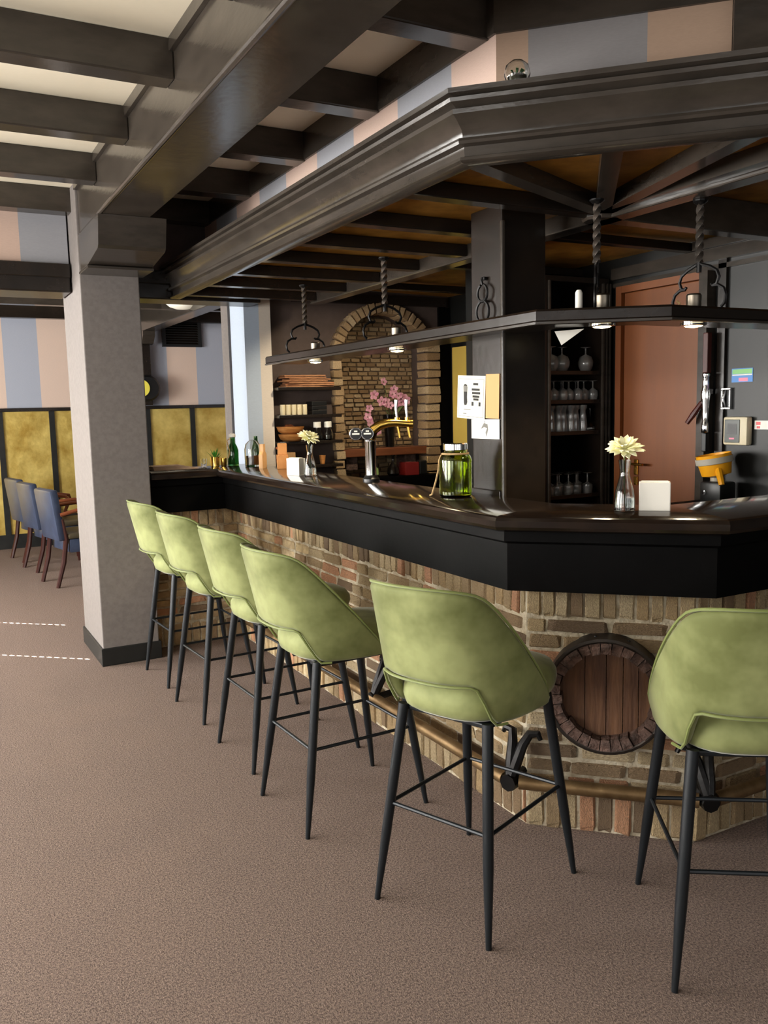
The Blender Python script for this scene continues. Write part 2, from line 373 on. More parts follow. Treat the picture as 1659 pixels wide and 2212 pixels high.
# vent, post with clock, beam and lamp in the far room
vt = thing('wall_vent', 'black louvred ventilation grille high on the striped far wall', 'vent', (2.92, 10.47, 2.29))
for a in ((2.68, 2.72, 2.29, 2.62), (3.12, 3.16, 2.29, 2.62), (2.72, 3.12, 2.29, 2.32), (2.72, 3.12, 2.585, 2.62)): MB().box(a[0], a[1], 10.45, 10.5, a[2], a[3]).part('frame', 'black_plastic', vt, world=True)
MB().box(2.72, 3.12, 10.49, 10.5, 2.32, 2.585).part('backing', 'black_plastic', vt, world=True)
for i in range(9): MB().add([(2.72, 10.46, 2.325 + i * .029), (3.12, 10.46, 2.325 + i * .029), (3.12, 10.489, 2.345 + i * .029), (2.72, 10.489, 2.345 + i * .029), (2.72, 10.462, 2.321 + i * .029), (3.12, 10.462, 2.321 + i * .029), (3.12, 10.489, 2.341 + i * .029), (2.72, 10.489, 2.341 + i * .029)], [(0, 1, 2, 3), (4, 7, 6, 5), (0, 4, 5, 1), (2, 6, 7, 3), (0, 3, 7, 4), (1, 5, 6, 2)]).part('louvre', 'wood_dark', vt, world=True)
b2m = thing('ceiling_beam', 'dark beam in the far room ending on a small corbel above the black post', 'beam', (2.5, 8, 2.42))
MB().box(2.39, 2.56, 5.96, 10.38, 2.45, ZC, .006).part('beam_body', 'wood', b2m, world=True)
MB().loft([[(2.39, y, z) for y, z in ((10.38, 2.30), (10.30, 2.31), (10.2, 2.40), (10.2, 2.449), (10.38, 2.449))], [(2.53, y, z) for y, z in ((10.38, 2.30), (10.30, 2.31), (10.2, 2.40), (10.2, 2.449), (10.38, 2.449))]]).part('corbel', 'wood', b2m, world=True)
ps = MB().box(2.385, 2.50, 10.36, 10.44, 1.59, 2.30, .004).top('wall_post', 'wood_dark', 'slim black post against the far wall under a corbel', 'post', (2.44, 10.4, 1.59))
ck = thing('wall_clock', 'round wall clock with a yellow dial and black case on the black post', 'clock', (2.40, 10.31, 1.79))
MB().lathe([(.001, -.045), (.15, -.045), (.155, 0), (.13, .03), (.001, .03)], 24).xf(Matrix.Translation((.03, 0, 0)) @ Matrix.Rotation(math.pi / 2, 4, 'X')).part('case', 'black_plastic', ck, smooth=True)
MB().lathe([(.001, .0), (.10, .0), (.1, .012), (.001, .016)], 24).xf(Matrix.Translation((-.05, -.035, 0)) @ Matrix.Rotation(math.pi / 2, 4, 'X')).part('dial', 'dial_yellow', ck, smooth=True)
dl = thing('ceiling_lamp', 'white glass dome lamp on the ceiling of the far room', 'lamp', (2.32, 8.25, 2.56))
MB().lathe([(.16, 0), (.155, -.03), (.12, -.06), (.06, -.08), (.001, -.085)], 24).part('dome', 'dome_glass', dl, smooth=True)
MB().lathe([(.165, 0), (.165, .02), (.02, .03), (.02, .23)], 24).part('mount', 'chrome', dl, smooth=True)

# ================================================================== bar: counter, fascia, brickwork
FP = [(1.222, 5.27), (1.70, 5.27), (1.70, 2.28), (2.165, 1.815), (XR - .012, 1.815)]
bar = thing('bar', 'angled bar with black top, black fascia and a weathered brick front', 'bar counter', (1.8, 3.3, 0))
ZT = 1.14
nose = [(-.31, ZT), (.05, ZT), (.062, ZT - .006), (.068, ZT - .016), (.068, ZT - .036), (.062, ZT - .046), (.05, ZT - .052), (-.31, ZT - .052)]
for i in range(4):
    p = FP if i else [(1.222, 5.27)] + FP[1:]
    o = run(p, nose, i).part('worktop', 'worktop', bar, smooth=30, world=True)
for i in range(4):
    run(FP, [(0, .88), (.0, ZT - .053), (-.025, ZT - .053), (-.025, .88)], i).part('fascia', 'fascia_black', bar, world=True)
    run(FP, [(.018, ZT - .053), (.018, ZT - .09), (.0, ZT - .10), (.0, ZT - .053)], i).part('nosing', 'fascia_black', bar, world=True)
    run(FP, [(-.026, .9), (-.11, .9), (-.11, .885), (-.026, .885)], i).part('soffit', 'fascia_black', bar, world=True)
    run(FP, [(-.31, .0), (-.31, ZT - .053), (-.285, ZT - .053), (-.285, .0)], i).part('back_panel', 'wood_dark', bar, world=True)
BP = off(FP, -.118)
BPt = [tuple(p) for p in BP]
# brick unit meshes (four worn variants)
def worn_brick():
    mb = MB().box(-.5, .5, -.5, .5, -.5, .5); bm = bmesh.new(); bmesh.ops.create_cube(bm, size=1)
    bmesh.ops.bevel(bm, geom=list(bm.edges), offset=.09, segments=1, affect='EDGES')
    bm.verts.index_update(); m2 = MB().add([v.co[:] for v in bm.verts], [[v.index for v in f.verts] for f in bm.faces]); bm.free(); return m2.jit(.045)
BMESH = []
for i in range(6):
    me = worn_brick().mesh('brick'); me.materials.append(M['brick']); BMESH.append(me)
NMESH = []
for i in range(4):
    me = worn_brick().mesh('brick'); me.materials.append(M['brick_niche']); NMESH.append(me)
bricks = []       # (distance to view point, matrix, segment)
ZS0, ZS1, NC = .145, .765, 11
walls = []
for i in range(4):
    run(BPt, [(0, 0), (0, .884), (-.16, .884), (-.16, 0)], i)
    walls.append(run(BPt, [(0, 0), (0, .884), (-.16, .884), (-.16, 0)], i).part('brick_wall', 'mortar', bar, world=True))
    a, b2 = Vector(BP[i]), Vector(BP[i + 1]); L = (b2 - a).length; d = (b2 - a) / L; nrm = Vector((d.y, -d.x)); ang = math.atan2(d.y, d.x)
    def put(u, z, l, h, i=i, a=a, d=d, nrm=nrm, ang=ang):
        pz = rnd.uniform(.004, .014); dep = .09
        c = a + d * u - nrm * (dep / 2 - pz)
        m = Matrix.Translation((c.x, c.y, z)) @ Matrix.Rotation(ang + rnd.uniform(-.01, .01), 4, 'Z') @ Matrix.Rotation(rnd.uniform(-.02, .02), 4, 'Y') @ Matrix.Diagonal((l, dep, h, 1))
        bricks.append(((Vector((c.x, c.y, z)) - Vector((0, 0, 1.5))).length, m, i))
    u = 0
    while u < L - .02:                       # soldier courses at foot and top
        wd = min(rnd.uniform(.05, .066), L - u); put(u + wd / 2, ZS0 / 2 - .002, wd - .009, ZS0 - .012 + rnd.uniform(-.006, .004)); u += wd
    u = 0
    while u < L - .02:
        wd = min(rnd.uniform(.046, .062), L - u); put(u + wd / 2, (ZS1 + .884) / 2, wd - .008, .884 - ZS1 - .010 + rnd.uniform(-.006, .002)); u += wd
    ch = (ZS1 - ZS0) / NC
    for c in range(NC):
        u = -rnd.uniform(.0, .1); z = ZS0 + ch * (c + .5)
        while u < L - .01:
            wd = rnd.choice((.19, .2, .21, .18, .11)); s0, s1 = max(u, 0), min(u + wd, L)
            if s1 - s0 > .035: put((s0 + s1) / 2, z, s1 - s0 - .012, ch - .012 + rnd.uniform(-.004, .003))
            u += wd
bricks.sort(key=lambda t: t[0])
def seen(m, i): p = m.translation; return (i != 3 or p.x < 2.75) and (i != 0 or p.x > 1.2)
near = [b for b in bricks if seen(b[1], b[2])][:300]; far = [b for b in bricks if b not in near]
for dist, m, i in near:
    o = bpy.data.objects.new('brick', rnd.choice(BMESH)); COL.objects.link(o); o.parent = walls[i]
    o.matrix_local = Matrix.Translation(-Vector(bar.location)) @ m
mb = MB()
for dist, m, i in far:
    q = worn_brick(); mb.add([m @ Vector(v) for v in q.v], q.f)
mb.part('brick_courses', 'brick_many', bar, world=True, kind='stuff')

# foot rail with iron brackets
fr = bar            # worn brass foot rail on black iron brackets, fixed to the brick front
RP = [(1.715, 5.1), (1.715, 2.288), (2.172, 1.831), (XR - .02, 1.831)]
for i in range(3):
    a, b2 = Vector(RP[i]), Vector(RP[i + 1]); d = (b2 - a).normalized()
    q0 = a + d * (.03 if i else 0); q1 = b2 - d * .03
    MB().tube([(q0.x, q0.y, .2), (q1.x, q1.y, .2)], .024, 14).part('foot_rail', 'old_brass', fr, world=True, smooth=True, label='worn brass foot rail')
def rail_bracket(x, y, nx, ny, wx, wy):
    mb = MB()
    mb.tube([(x - nx * .02, y - ny * .02, .2), (x + nx * .02, y + ny * .02, .2)], .03, 8)
    for s in (-1, 1):
        mb.tube([(x, y, .21), (x + wx * .01 * s - nx * .02, y + wy * .01 * s - ny * .02, .26), (x + wx * .02 * s - nx * .05, y + wy * .02 * s - ny * .05, .32), (x + wx * .035 * s - nx * .075, y + wy * .035 * s - ny * .075, .355), (x + wx * .065 * s - nx * .08, y + wy * .065 * s - ny * .08, .36), (x + wx * .075 * s - nx * .08, y + wy * .075 * s - ny * .08, .34)], [.02, .02, .018, .016, .013, .008], 8)
    mb.tube([(x, y, .2), (x - nx * .09, y - ny * .09, .21)], .016, 8)
    mb.part('rail_bracket', 'iron', fr, world=True, smooth=True)
rail_bracket(1.715, 2.288, -.92, -.38, .38, -.92); rail_bracket(2.172, 1.831, -.38, -.92, .92, -.38)
for y in (3.3, 4.2, 5.0): rail_bracket(1.715, y, -1, 0, 0, 1)

# barrel head on the slanted brick section
brl = thing('barrel_head', 'dark wooden barrel end with an iron hoop set into the brick front', 'barrel', (2.008, 2.132, .522))
brl.rotation_euler = (0, 0, math.radians(-135))        # local +x points out of the wall
RX = Matrix.Rotation(math.pi / 2, 4, 'Y')
def ring(prof, seg=40): return MB().lathe(prof, seg, closed=True).xf(RX)
ring([(.186, -.02), (.2, -.02), (.2, .085), (.191, .087), (.186, .085)]).part('hoop', 'barrel_hoop', brl, smooth=30)
mb = MB()
for k in range(30):                                     # stave ends, uneven
    a0, a1 = 2 * math.pi * (k + .04) / 30, 2 * math.pi * (k + .96) / 30; r0 = .15 + rnd.uniform(-.006, .006); r1 = .186; h = .088 + rnd.uniform(-.008, .006)
    vs = []
    for xx in (-.01, h):
        for r, a in ((r0, a0), (r1, a0), (r1, a1), (r0, a1)): vs.append((xx, r * math.cos(a), r * math.sin(a)))
    MB().add(vs, [(0, 1, 2, 3), (7, 6, 5, 4), (0, 4, 5, 1), (1, 5, 6, 2), (2, 6, 7, 3), (3, 7, 4, 0)]).part('stave_end', 'barrel_rim', brl)
xs = [-.152, -.085, -.018, .032, .062, .11, .152]
xs = [-.152, -.07, .0, .055, .105, .152]
for k in range(len(xs) - 1):                            # head boards
    a, b2 = xs[k] + .0012, xs[k + 1] - .0012; pts = []
    for j in range(7): y = a + (b2 - a) * j / 6; pts.append((y, math.sqrt(max(.1525 ** 2 - y * y, 0))))
    for j in range(7): y = b2 + (a - b2) * j / 6; pts.append((y, -math.sqrt(max(.1525 ** 2 - y * y, 0))))
    pts = [p for j, p in enumerate(pts) if j == 0 or (Vector(p) - Vector(pts[j - 1])).length > 1e-5]
    hh = .042 + rnd.uniform(-.002, .002)
    MB().loft([[(0, y, z) for y, z in pts], [(hh, y, z) for y, z in pts]]).part('head_board', 'barrel_wood', brl)
for a in (1.2, 1.75): MB().lathe([(.001, .004), (.005, .003), (.006, 0)], 8).xf(Matrix.Translation((.045, .2 * math.cos(a), .2 * math.sin(a))) @ Matrix.Rotation(a - math.pi / 2, 4, 'X')).part('rivet', 'iron', brl)

# ================================================================== canopy over the bar
CP = [(1.455, 5.395), (1.455, 2.155), (2.60, 1.01), (XR, 1.01)]
WPP = [(1.70, 5.44), (1.70, 2.325), (2.845, 1.18), (XR, 1.18)]
can = thing('bar_canopy', 'dark moulded timber canopy with amber ceiling panels hanging over the bar', 'canopy', (1.9, 3.2, 2.2))
cprof = [(-.05, 2.2), (.004, 2.2), (.013, 2.206), (.013, 2.214), (-.008, 2.221), (-.006, 2.247), (.018, 2.25), (.021, 2.258), (.018, 2.266), (.0, 2.272), (.004, 2.29), (.020, 2.306), (.034, 2.318), (.045, 2.326), (.047, 2.338), (.030, 2.344), (.046, 2.352), (.057, 2.356), (.060, 2.366), (.044, 2.372), (.066, 2.377), (.068, 2.39), (-.25, 2.39), (-.25, 2.376), (-.05, 2.33)]
for i in range(3): run(CP, cprof, i).part('cornice', 'wood', can, smooth=35, world=True)
pth = off(CP, -.06)
poly = [(p.x, p.y) for p in pth] + [(XR, 5.74), (1.52, 5.39)]
IB = 2.385
mbp = MB().prism(poly, 2.345, 2.36); mbp.part('ceiling_panel', 'amber_panel', can, world=True)
MB().prism([(pth[0].x, 5.39), (pth[1].x, pth[1].y), (pth[2].x - .28, pth[2].y + .28), (IB - .001, 1.30), (IB - .001, 5.39)], 2.268, 2.276).part('ceiling_panel', 'amber_panel', can, world=True)
MB().box(IB, IB + .085, 1.25, 5.39, 2.2, 2.344, .006).part('main_beam', 'wood', can, world=True)
MB().box(IB + .086, XR, 2.57, 2.655, 2.205, 2.344, .006).part('cross_beam', 'wood', can, world=True)
for y in (2.565, 3.05, 3.50, 3.945, 4.385, 4.82, 5.27):
    MB().box(1.506, IB - .001, y, y + .07, 2.212, 2.267, .005).part('joist', 'wood_dark', can, world=True)
for y in (3.3, 4.2, 5.1): MB().box(IB + .086, XR, y, y + .06, 2.285, 2.329, .004).part('joist', 'wood_dark', can, world=True)
def bar_beam(p, q, wd, z0, z1):
    p, q = Vector(p), Vector(q); d = (q - p).normalized(); n = Vector((d.y, -d.x)) * wd / 2
    return MB().prism([tuple(p + n), tuple(q + n), tuple(q - n), tuple(p - n)], z0, z1)
for q in ((1.53, 2.205), (1.80, 1.905), (2.07, 1.635), (2.33, 1.375)):
    bar_beam((2.37, 2.56), q, .06, 2.214, 2.267).part('radial_beam', 'wood', can, world=True)
MB().lathe([(.075, 2.2), (.08, 2.21), (.08, 2.328)], 8, (IB + .02, 2.60, 0)).part('hub', 'wood', can, world=True)
for x, y, t, en in ((2.62, 4.55, 'left of the pillar, towards the niche', 75), (2.75, 3.35, 'right of the pillar, before the cabinet', 30)):  # added fill lights, no known fittings of the bar, brightening niche and cabinet
    o = thing('ceiling_fill_spot', 'added fill spotlight in the amber ceiling ' + t, 'lamp', (x, y, 2.344))
    MB().lathe([(.045, 0), (.045, -.006), (.032, -.008), (.032, 0)], 20, closed=True).part('ring', 'chrome', o, smooth=30); MB().lathe([(.031, -.001), (.001, -.004)], 16).part('bulb', 'lamp_glow', o, smooth=True)
    l = bpy.data.lights.new('aisle_fill_spot', 'SPOT'); l.energy = en; l.color = (1, .84, .6); l.spot_size = math.radians(130); l.spot_blend = .8; l.shadow_soft_size = .04
    lo = bpy.data.objects.new('aisle_fill_spot', l); COL.objects.link(lo); lo.parent = o; lo.location = (0, 0, -.02); lo.rotation_euler = (math.radians(25), 0, 0)
# wallpapered frieze above the canopy, and the timber ledger it meets
fz = [(0, 2.391), (0, ZC), (-.08, ZC), (-.08, 2.391)]
struct(run(WPP, fz, 0), 'wall_frieze_left', 'paper_A')
struct(run([(1.70, 2.9), (1.70, 2.325), (2.192, 1.833)], fz, 1), 'wall_frieze_corner', 'paper_D')
struct(run([(2.193, 1.832), (2.845, 1.18), (XR, 1.18)], [(.03, 2.391), (.03, ZC), (-.08, ZC), (-.08, 2.391)], 0), 'wall_frieze_right', 'wood')
struct(run([(2.193, 1.832), (2.845, 1.18), (XR, 1.18)], [(.03, 2.391), (.03, ZC), (-.08, ZC), (-.08, 2.391)], 1), 'wall_frieze_end', 'wood')
for i in range(3): run(WPP, [(.012, 2.66), (.012, ZC), (.001, ZC), (.001, 2.66)], i).part('ledger', 'wood', ceil)
# glass ornament on the cornice
orn = thing('glass_ornament', 'small clear glass ball with green and cream filling on top of the canopy', 'ornament', (1.568, 2.045, 2.391))
MB().lathe([(.012, 0), (.030, .012), (.038, .035), (.033, .058), (.018, .071), (.001, .074), (.001, .0725), (.017, .0695), (.0315, .057), (.0365, .035), (.029, .0135), (.001, .003)], 20).part('globe', 'glass', orn, smooth=True)
MB().lathe([(.01, .006), (.026, .014), (.029, .03), (.001, .036)], 12).part('filling', 'candle', orn, smooth=True)
for k in range(5):
    a = k * 1.26; MB().add([(0, 0, .03), (.014 * math.cos(a), .014 * math.sin(a), .05), (.022 * math.cos(a + .5), .022 * math.sin(a + .5), .045), (.01 * math.cos(a), .01 * math.sin(a), .034)], [(0, 1, 2), (0, 2, 3), (0, 3, 1), (1, 3, 2)]).part('leaf', 'leaf', orn)

# pillar behind the counter
pl = thing('bar_pillar', 'square dark timber pillar rising behind the counter to the canopy', 'pillar', (2.13, 2.84, 0))
MB().box(2.022, 2.235, 2.735, 2.945, 0, 2.267, .005).part('shaft', 'wood_dark', pl, world=True)
MB().box(2.013, 2.03, 2.723, 2.740, 0, 2.2, .005).part('corner_bead', 'wood', pl, world=True)
MB().box(2.012, 2.022, 2.745, 2.945, 1.02, 1.16, .003).part('plinth', 'wood_dark', pl, world=True)

# ---------------------------------------------------- hanging shelf with lamps
SP = [(1.875, 4.92), (1.877, 2.349), (2.235, 2.084), (XR, 2.084)]
sh = thing('hanging_shelf', 'narrow dark shelf hung over the counter on twisted iron rods', 'shelf', (2.0, 3.4, 1.775))
sprof = [(-.006, 1.775), (.0, 1.782), (.0, 1.812), (-.008, 1.82), (-.235, 1.82), (-.235, 1.775)]
for i in range(3): run(SP, sprof, i).part('board', 'wood_dark', sh, smooth=30, world=True)
for i in range(3): run(SP, [(-.006, 1.767), (.004, 1.769), (.004, 1.777), (-.006, 1.7749)], i).part('edge_bead', 'wood', sh, world=True)
def hanger(x, y, ax):
    """twisted square bar and a scroll bracket across the shelf (unit direction ax)"""
    o = thing('iron_hanger', None, 'hanger', (x, y, 1.82))
    MB().tube([(0, 0, .165 + .205 * k / 60) for k in range(61)], .0145, 4, twist=math.pi * 3.4, square=True).part('twisted_rod', 'iron_rod', o)
    MB().lathe([(.008, .36), (.022, .37), (.026, .374), (.026, .379)], 10).part('ceiling_rose', 'iron', o)
    MB().tube([(0, 0, .13), (0, 0, .175)], .009, 8).part('stem', 'iron', o)
    for s in (-1, 1):
        pts = [(.0, .165), (.012, .158), (.05, .145), (.078, .128), (.088, .105), (.078, .082), (.062, .078), (.056, .086)]
        pts2 = [(.06, .079), (.085, .078), (.108, .064), (.118, .04), (.114, .014), (.1, .002)]
        for q in (pts, pts2):
            MB().tube([(ax[0] * s * h, ax[1] * s * h, z) for h, z in q], .006, 6).part('scroll', 'iron', o, smooth=True)
    return o
def shelf_lamp(x, y):
    o = thing('shelf_lamp', None, 'lamp', (x, y, 1.775))
    MB().lathe([(.024, .046), (.026, .05), (.027, .098), (.023, .104), (.001, .105)], 16).part('can', 'brushed', o, smooth=30)
    MB().lathe([(.046, -.001), (.046, -.007), (.034, -.009), (.034, -.001)], 20, closed=True).part('trim_ring', 'chrome', o, smooth=30)
    MB().lathe([(.033, -.002), (.028, -.012), (.001, -.016)], 16).part('bulb', 'lamp_glow', o, smooth=True)
    l = bpy.data.lights.new('shelf_spot', 'SPOT'); l.energy = 14; l.color = (1, .8, .52); l.spot_size = math.radians(128); l.spot_blend = .5; l.shadow_soft_size = .03
    lo = bpy.data.objects.new('shelf_spot', l); COL.objects.link(lo); lo.parent = o; lo.location = (0, 0, -.03)
    return o
HL = [(1.985, 4.56, (1, 0), 'far left end of the hanging shelf'), (1.985, 3.61, (1, 0), 'hanging shelf in front of the brick arch'),
      (2.13, 2.33, (S2, S2), 'slanted middle of the hanging shelf'), (2.48, 2.19, (0, 1), 'right part of the shelf before the red door')]
for x, y, ax, t in HL:
    o = hanger(x, y, ax); o['label'] = 'twisted iron hanger at the ' + t; o['group'] = 'iron hangers of the shelf'
    o = shelf_lamp(x + ax[0] * .03 + (.02 if ax == (1, 0) else 0), y + ax[1] * .02 - (.0 if ax == (0, 1) else .02)); o['label'] = 'chrome spotlight at the ' + t; o['group'] = 'spotlights in the shelf'

# ---------------------------------------------------- walls inside the bar
YN = 5.75
# stub wall with striped paper at the end of the counter
struct(MB().box(2.012, 2.205, 5.66, 5.95, 0, 2.36), 'wall_stub', 'paper_S')
struct(MB().box(1.995, 2.2, 5.951, 6.10, 0, 2.30), 'wall_stub_end', 'column_paint')
def arch_pts(cx, hw, zs, rise, n=16, lo=None):
    R = (hw * hw + rise * rise) / (2 * rise); cz = zs + rise - R; a0 = math.asin(hw / R)
    return [(cx + R * math.sin(t), cz + R * math.cos(t)) for t in [-a0 + 2 * a0 * k / n for k in range(n + 1)]]
NX0, NX1, NZS = 2.765, 3.50, 1.93                      # niche opening, spring line
ap = arch_pts((NX0 + NX1) / 2, (NX1 - NX0) / 2, NZS, .275)
# wall around the niche (front face with arched opening), built in columns
mb = MB()
mb.box(2.205, NX0, YN, YN + .2, 0, 2.36); mb.box(NX1, XR, YN, YN + .2, 0, 2.36); mb.box(NX0, NX1, YN, YN + .2, 0, .55)
for k in range(16):
    (xa, za), (xb, zb) = ap[k], ap[k + 1]
    mb.add([(xa, YN, za), (xb, YN, zb), (xb, YN, 2.36), (xa, YN, 2.36), (xa, YN + .2, za), (xb, YN + .2, zb), (xb, YN + .2, 2.36), (xa, YN + .2, 2.36)], [(0, 1, 2, 3), (4, 7, 6, 5), (0, 4, 5, 1), (2, 6, 7, 3), (1, 5, 6, 2), (0, 3, 7, 4)])
nw = struct(mb, 'wall_niche', 'wall_brown')
struct(MB().box(2.205, XR, 5.95, 6.08, 0, 2.36), 'wall_niche_back', 'mortar_niche')
MB().box(2.4, 3.68, YN - .05, YN - .002, 2.262, 2.329).part('valance', 'wood_dark', nw)
nb = bpy.data.objects['wall_niche_back']
def nput(parent, x, y, z, l, d, h, ry=0, meshes=NMESH):
    o = bpy.data.objects.new('brick', rnd.choice(meshes)); COL.objects.link(o); o.parent = parent
    o.matrix_local = Matrix.Translation((x, y, z)) @ Matrix.Rotation(ry, 4, 'Y') @ Matrix.Diagonal((l, d, h, 1))
nbk = 0
zz = .98
R_ = ((.3675) ** 2 + .275 ** 2) / (2 * .275); czz = NZS + .275 - R_
while zz < 2.2:
    u = NX0 - rnd.uniform(0, .09)
    while u < NX1:
        wd = rnd.choice((.085, .09, .08, .06)); a, b2 = max(u, NX0), min(u + wd, NX1)
        if zz > NZS:
            hwz = math.sqrt(max(R_ * R_ - (zz - czz) ** 2, 0)); a = max(a, (NX0 + NX1) / 2 - hwz - .03); b2 = min(b2, (NX0 + NX1) / 2 + hwz + .03)
        if b2 - a > .02: nput(nb, (a + b2) / 2, 5.955 - rnd.uniform(0, .006), zz, b2 - a - .008, .04, .026 + rnd.uniform(-.002, .002)); nbk += 1
        u += wd
    zz += .034
# voussoirs of the arch and the two brick jambs
cx = (NX0 + NX1) / 2; a0 = math.asin((NX1 - NX0) / 2 / R_)
nv = 21
for k in range(nv):
    t = -a0 + 2 * a0 * (k + .5) / nv; r = R_ + .035
    nput(nw, cx + r * math.sin(t), YN - .02 + rnd.uniform(-.005, .005) + .05, czz + r * math.cos(t), 2 * a0 * R_ / nv * .92, .16, .082 + rnd.uniform(-.006, .006), t)
z = .6
while z < NZS - .01:
    h = rnd.uniform(.058, .072)
    nput(nw, NX0 - .026 + rnd.uniform(-.008, .008), YN + .03, z + h / 2, .085, .14, h - .006)
    nput(nw, NX1 + .055 + rnd.uniform(-.006, .006), YN + .03, z + h / 2, .13, .16, h - .006); z += h
mt = thing('mantel_shelf', 'brown wooden mantel board on brick corbels inside the niche', 'shelf', (3.13, 5.83, 1.10))
MB().box(NX0 + .004, NX1 - .004, 5.72, 5.925, 1.135, 1.195, .006).part('board', 'oak_mantel', mt, world=True)
for xa in (NX0 + .05, NX1 - .17):
    MB().box(xa, xa + .1, 5.78, 5.925, 1.03, 1.134, .008).part('corbel', 'barrel_rim', mt, world=True)
# shelves on the brown wall
def shelf_board(z, label):
    o = MB().box(2.215, 2.70, YN - .16, YN - .001, z - .022, z, .003).top('wall_shelf', 'wood_dark', label, 'shelf', group='dark shelves left of the niche'); return o
for z, t in ((1.655, 'top'), (1.462, 'second from top'), (1.277, 'second from bottom'), (1.105, 'lowest')): shelf_board(z, 'short dark wall shelf left of the brick arch, %s of four' % t)
struct(MB().box(XR - .03, XR, 5.46, 5.66, .9, 1.95), 'trim_1', 'yellow_panel')
struct(MB().box(3.625, XR - .001, YN - .03, YN - .001, .9, 2.26), 'trim_2', 'fascia_black')

# partition, glass cabinet and door on the right
struct(MB().box(3.02, XR, 4.36, 4.46, 0, 2.329), 'wall_partition', 'wall_black')
cab = thing('glass_cabinet', 'tall black open cabinet with shelves of upturned glasses beside the red door', 'cabinet', (3.46, 4.14, 0))
CX0, CX1, CY = 3.20, 3.69, 3.93
MB().box(CX0, CX0 + .03, CY, 4.35, 0, 2.2).part('side', 'wood_dark', cab, world=True)
MB().box(CX1 - .03, CX1, CY, 4.35, 0, 2.2).part('side', 'wood_dark', cab, world=True)
MB().box(CX0, CX1, 4.33, 4.355, 0, 2.2).part('back', 'fascia_black', cab, world=True)
MB().box(CX0, CX1, CY, 4.35, 2.2, 2.23).part('top', 'wood_dark', cab, world=True)
MB().box(CX0 + .028, CX0 + .04, CY - .012, CY, 0, 2.2).part('edge_strip', 'wood', cab, world=True)
for xx in (CX1 - .055, CX1 - .03, CX1 - .004): MB().box(xx, xx + .012, CY - .014, CY + .002, 0, 2.2).part('edge_strip', 'wood', cab, world=True)
SHZ = [1.69, 1.52, 1.335, .955]
for z in SHZ: MB().box(CX0 + .03, CX1 - .03, CY + .01, 4.33, z - .022, z).part('shelf', 'wood_dark', cab, world=True)
MB().box(3.0, CX0 - .005, 4.0, 4.35, 0, 2.28).top('cupboard_side', 'wood_dark', 'plain dark panel beside the glass cabinet, behind the pillar', 'cupboard')
# door leaf with frame
dr = struct(MB().box(XR - .04, XR - .001, 3.235, 3.80, 0, 2.13, .004), 'door_1', 'door_wood', loc=(XR, 3.5, 0))
MB().box(-.065, -.001, .301, .345, 0, 2.17).part('door_frame', 'door_wood', dr); MB().box(-.065, -.001, -.32, -.266, 0, 2.17).part('door_frame', 'wood', dr); MB().box(-.065, -.001, -.265, .30, 2.131, 2.17).part('door_frame', 'door_wood', dr)
MB().box(-.05, -.0401, .17, .20, 1.075, 1.165, .003).part('handle_plate', 'brass', dr, label='tall brass handle plate'); MB().box(-.05, -.0401, .17, .20, 1.015, 1.065, .003).part('lock_plate', 'brass', dr)
MB().tube([(-.05, .185, 1.14), (-.085, .185, 1.14), (-.09, .13, 1.14), (-.09, .09, 1.14)], .008, 8).part('handle', 'brass', dr, smooth=True)
struct(MB().box(XR - .02, XR, 3.10, 3.15, 0, 2.3), 'trim_3', 'wood_dark')
run([(XR, 1.2), (XR, 3.9)], [(.0, 2.2), (.0, 2.32), (-.0, 2.32)], 0) if False else None
tm = thing('wall_moulding', 'dark stepped moulding along the top of the right wall', 'moulding', (XR - .03, 3.0, 2.2))
MB().box(XR - .035, XR - .001, 1.3, 3.92, 2.22, 2.284).part('band', 'wood', tm, world=True); MB().box(XR - .06, XR - .001, 1.3, 2.56, 2.285, 2.329).part('band', 'wood', tm, world=True); MB().box(XR - .06, XR - .001, 2.66, 3.29, 2.285, 2.329).part('band', 'wood', tm, world=True)
MB().box(XR - .02, XR - .001, 1.3, 3.92, 2.175, 2.2).part('band', 'wood', tm, world=True)
# back counter along the right wall
bc = thing('back_counter', 'low black back counter under the right wall behind the bar', 'counter', (3.45, 2.7, 0))
MB().box(3.2, XR - .001, 2.19, 3.20, .94, .97, .004).part('top', 'fascia_black', bc, world=True)
MB().box(3.24, XR - .001, 2.19, 3.19, 0, .939).part('body', 'fascia_black', bc, world=True)

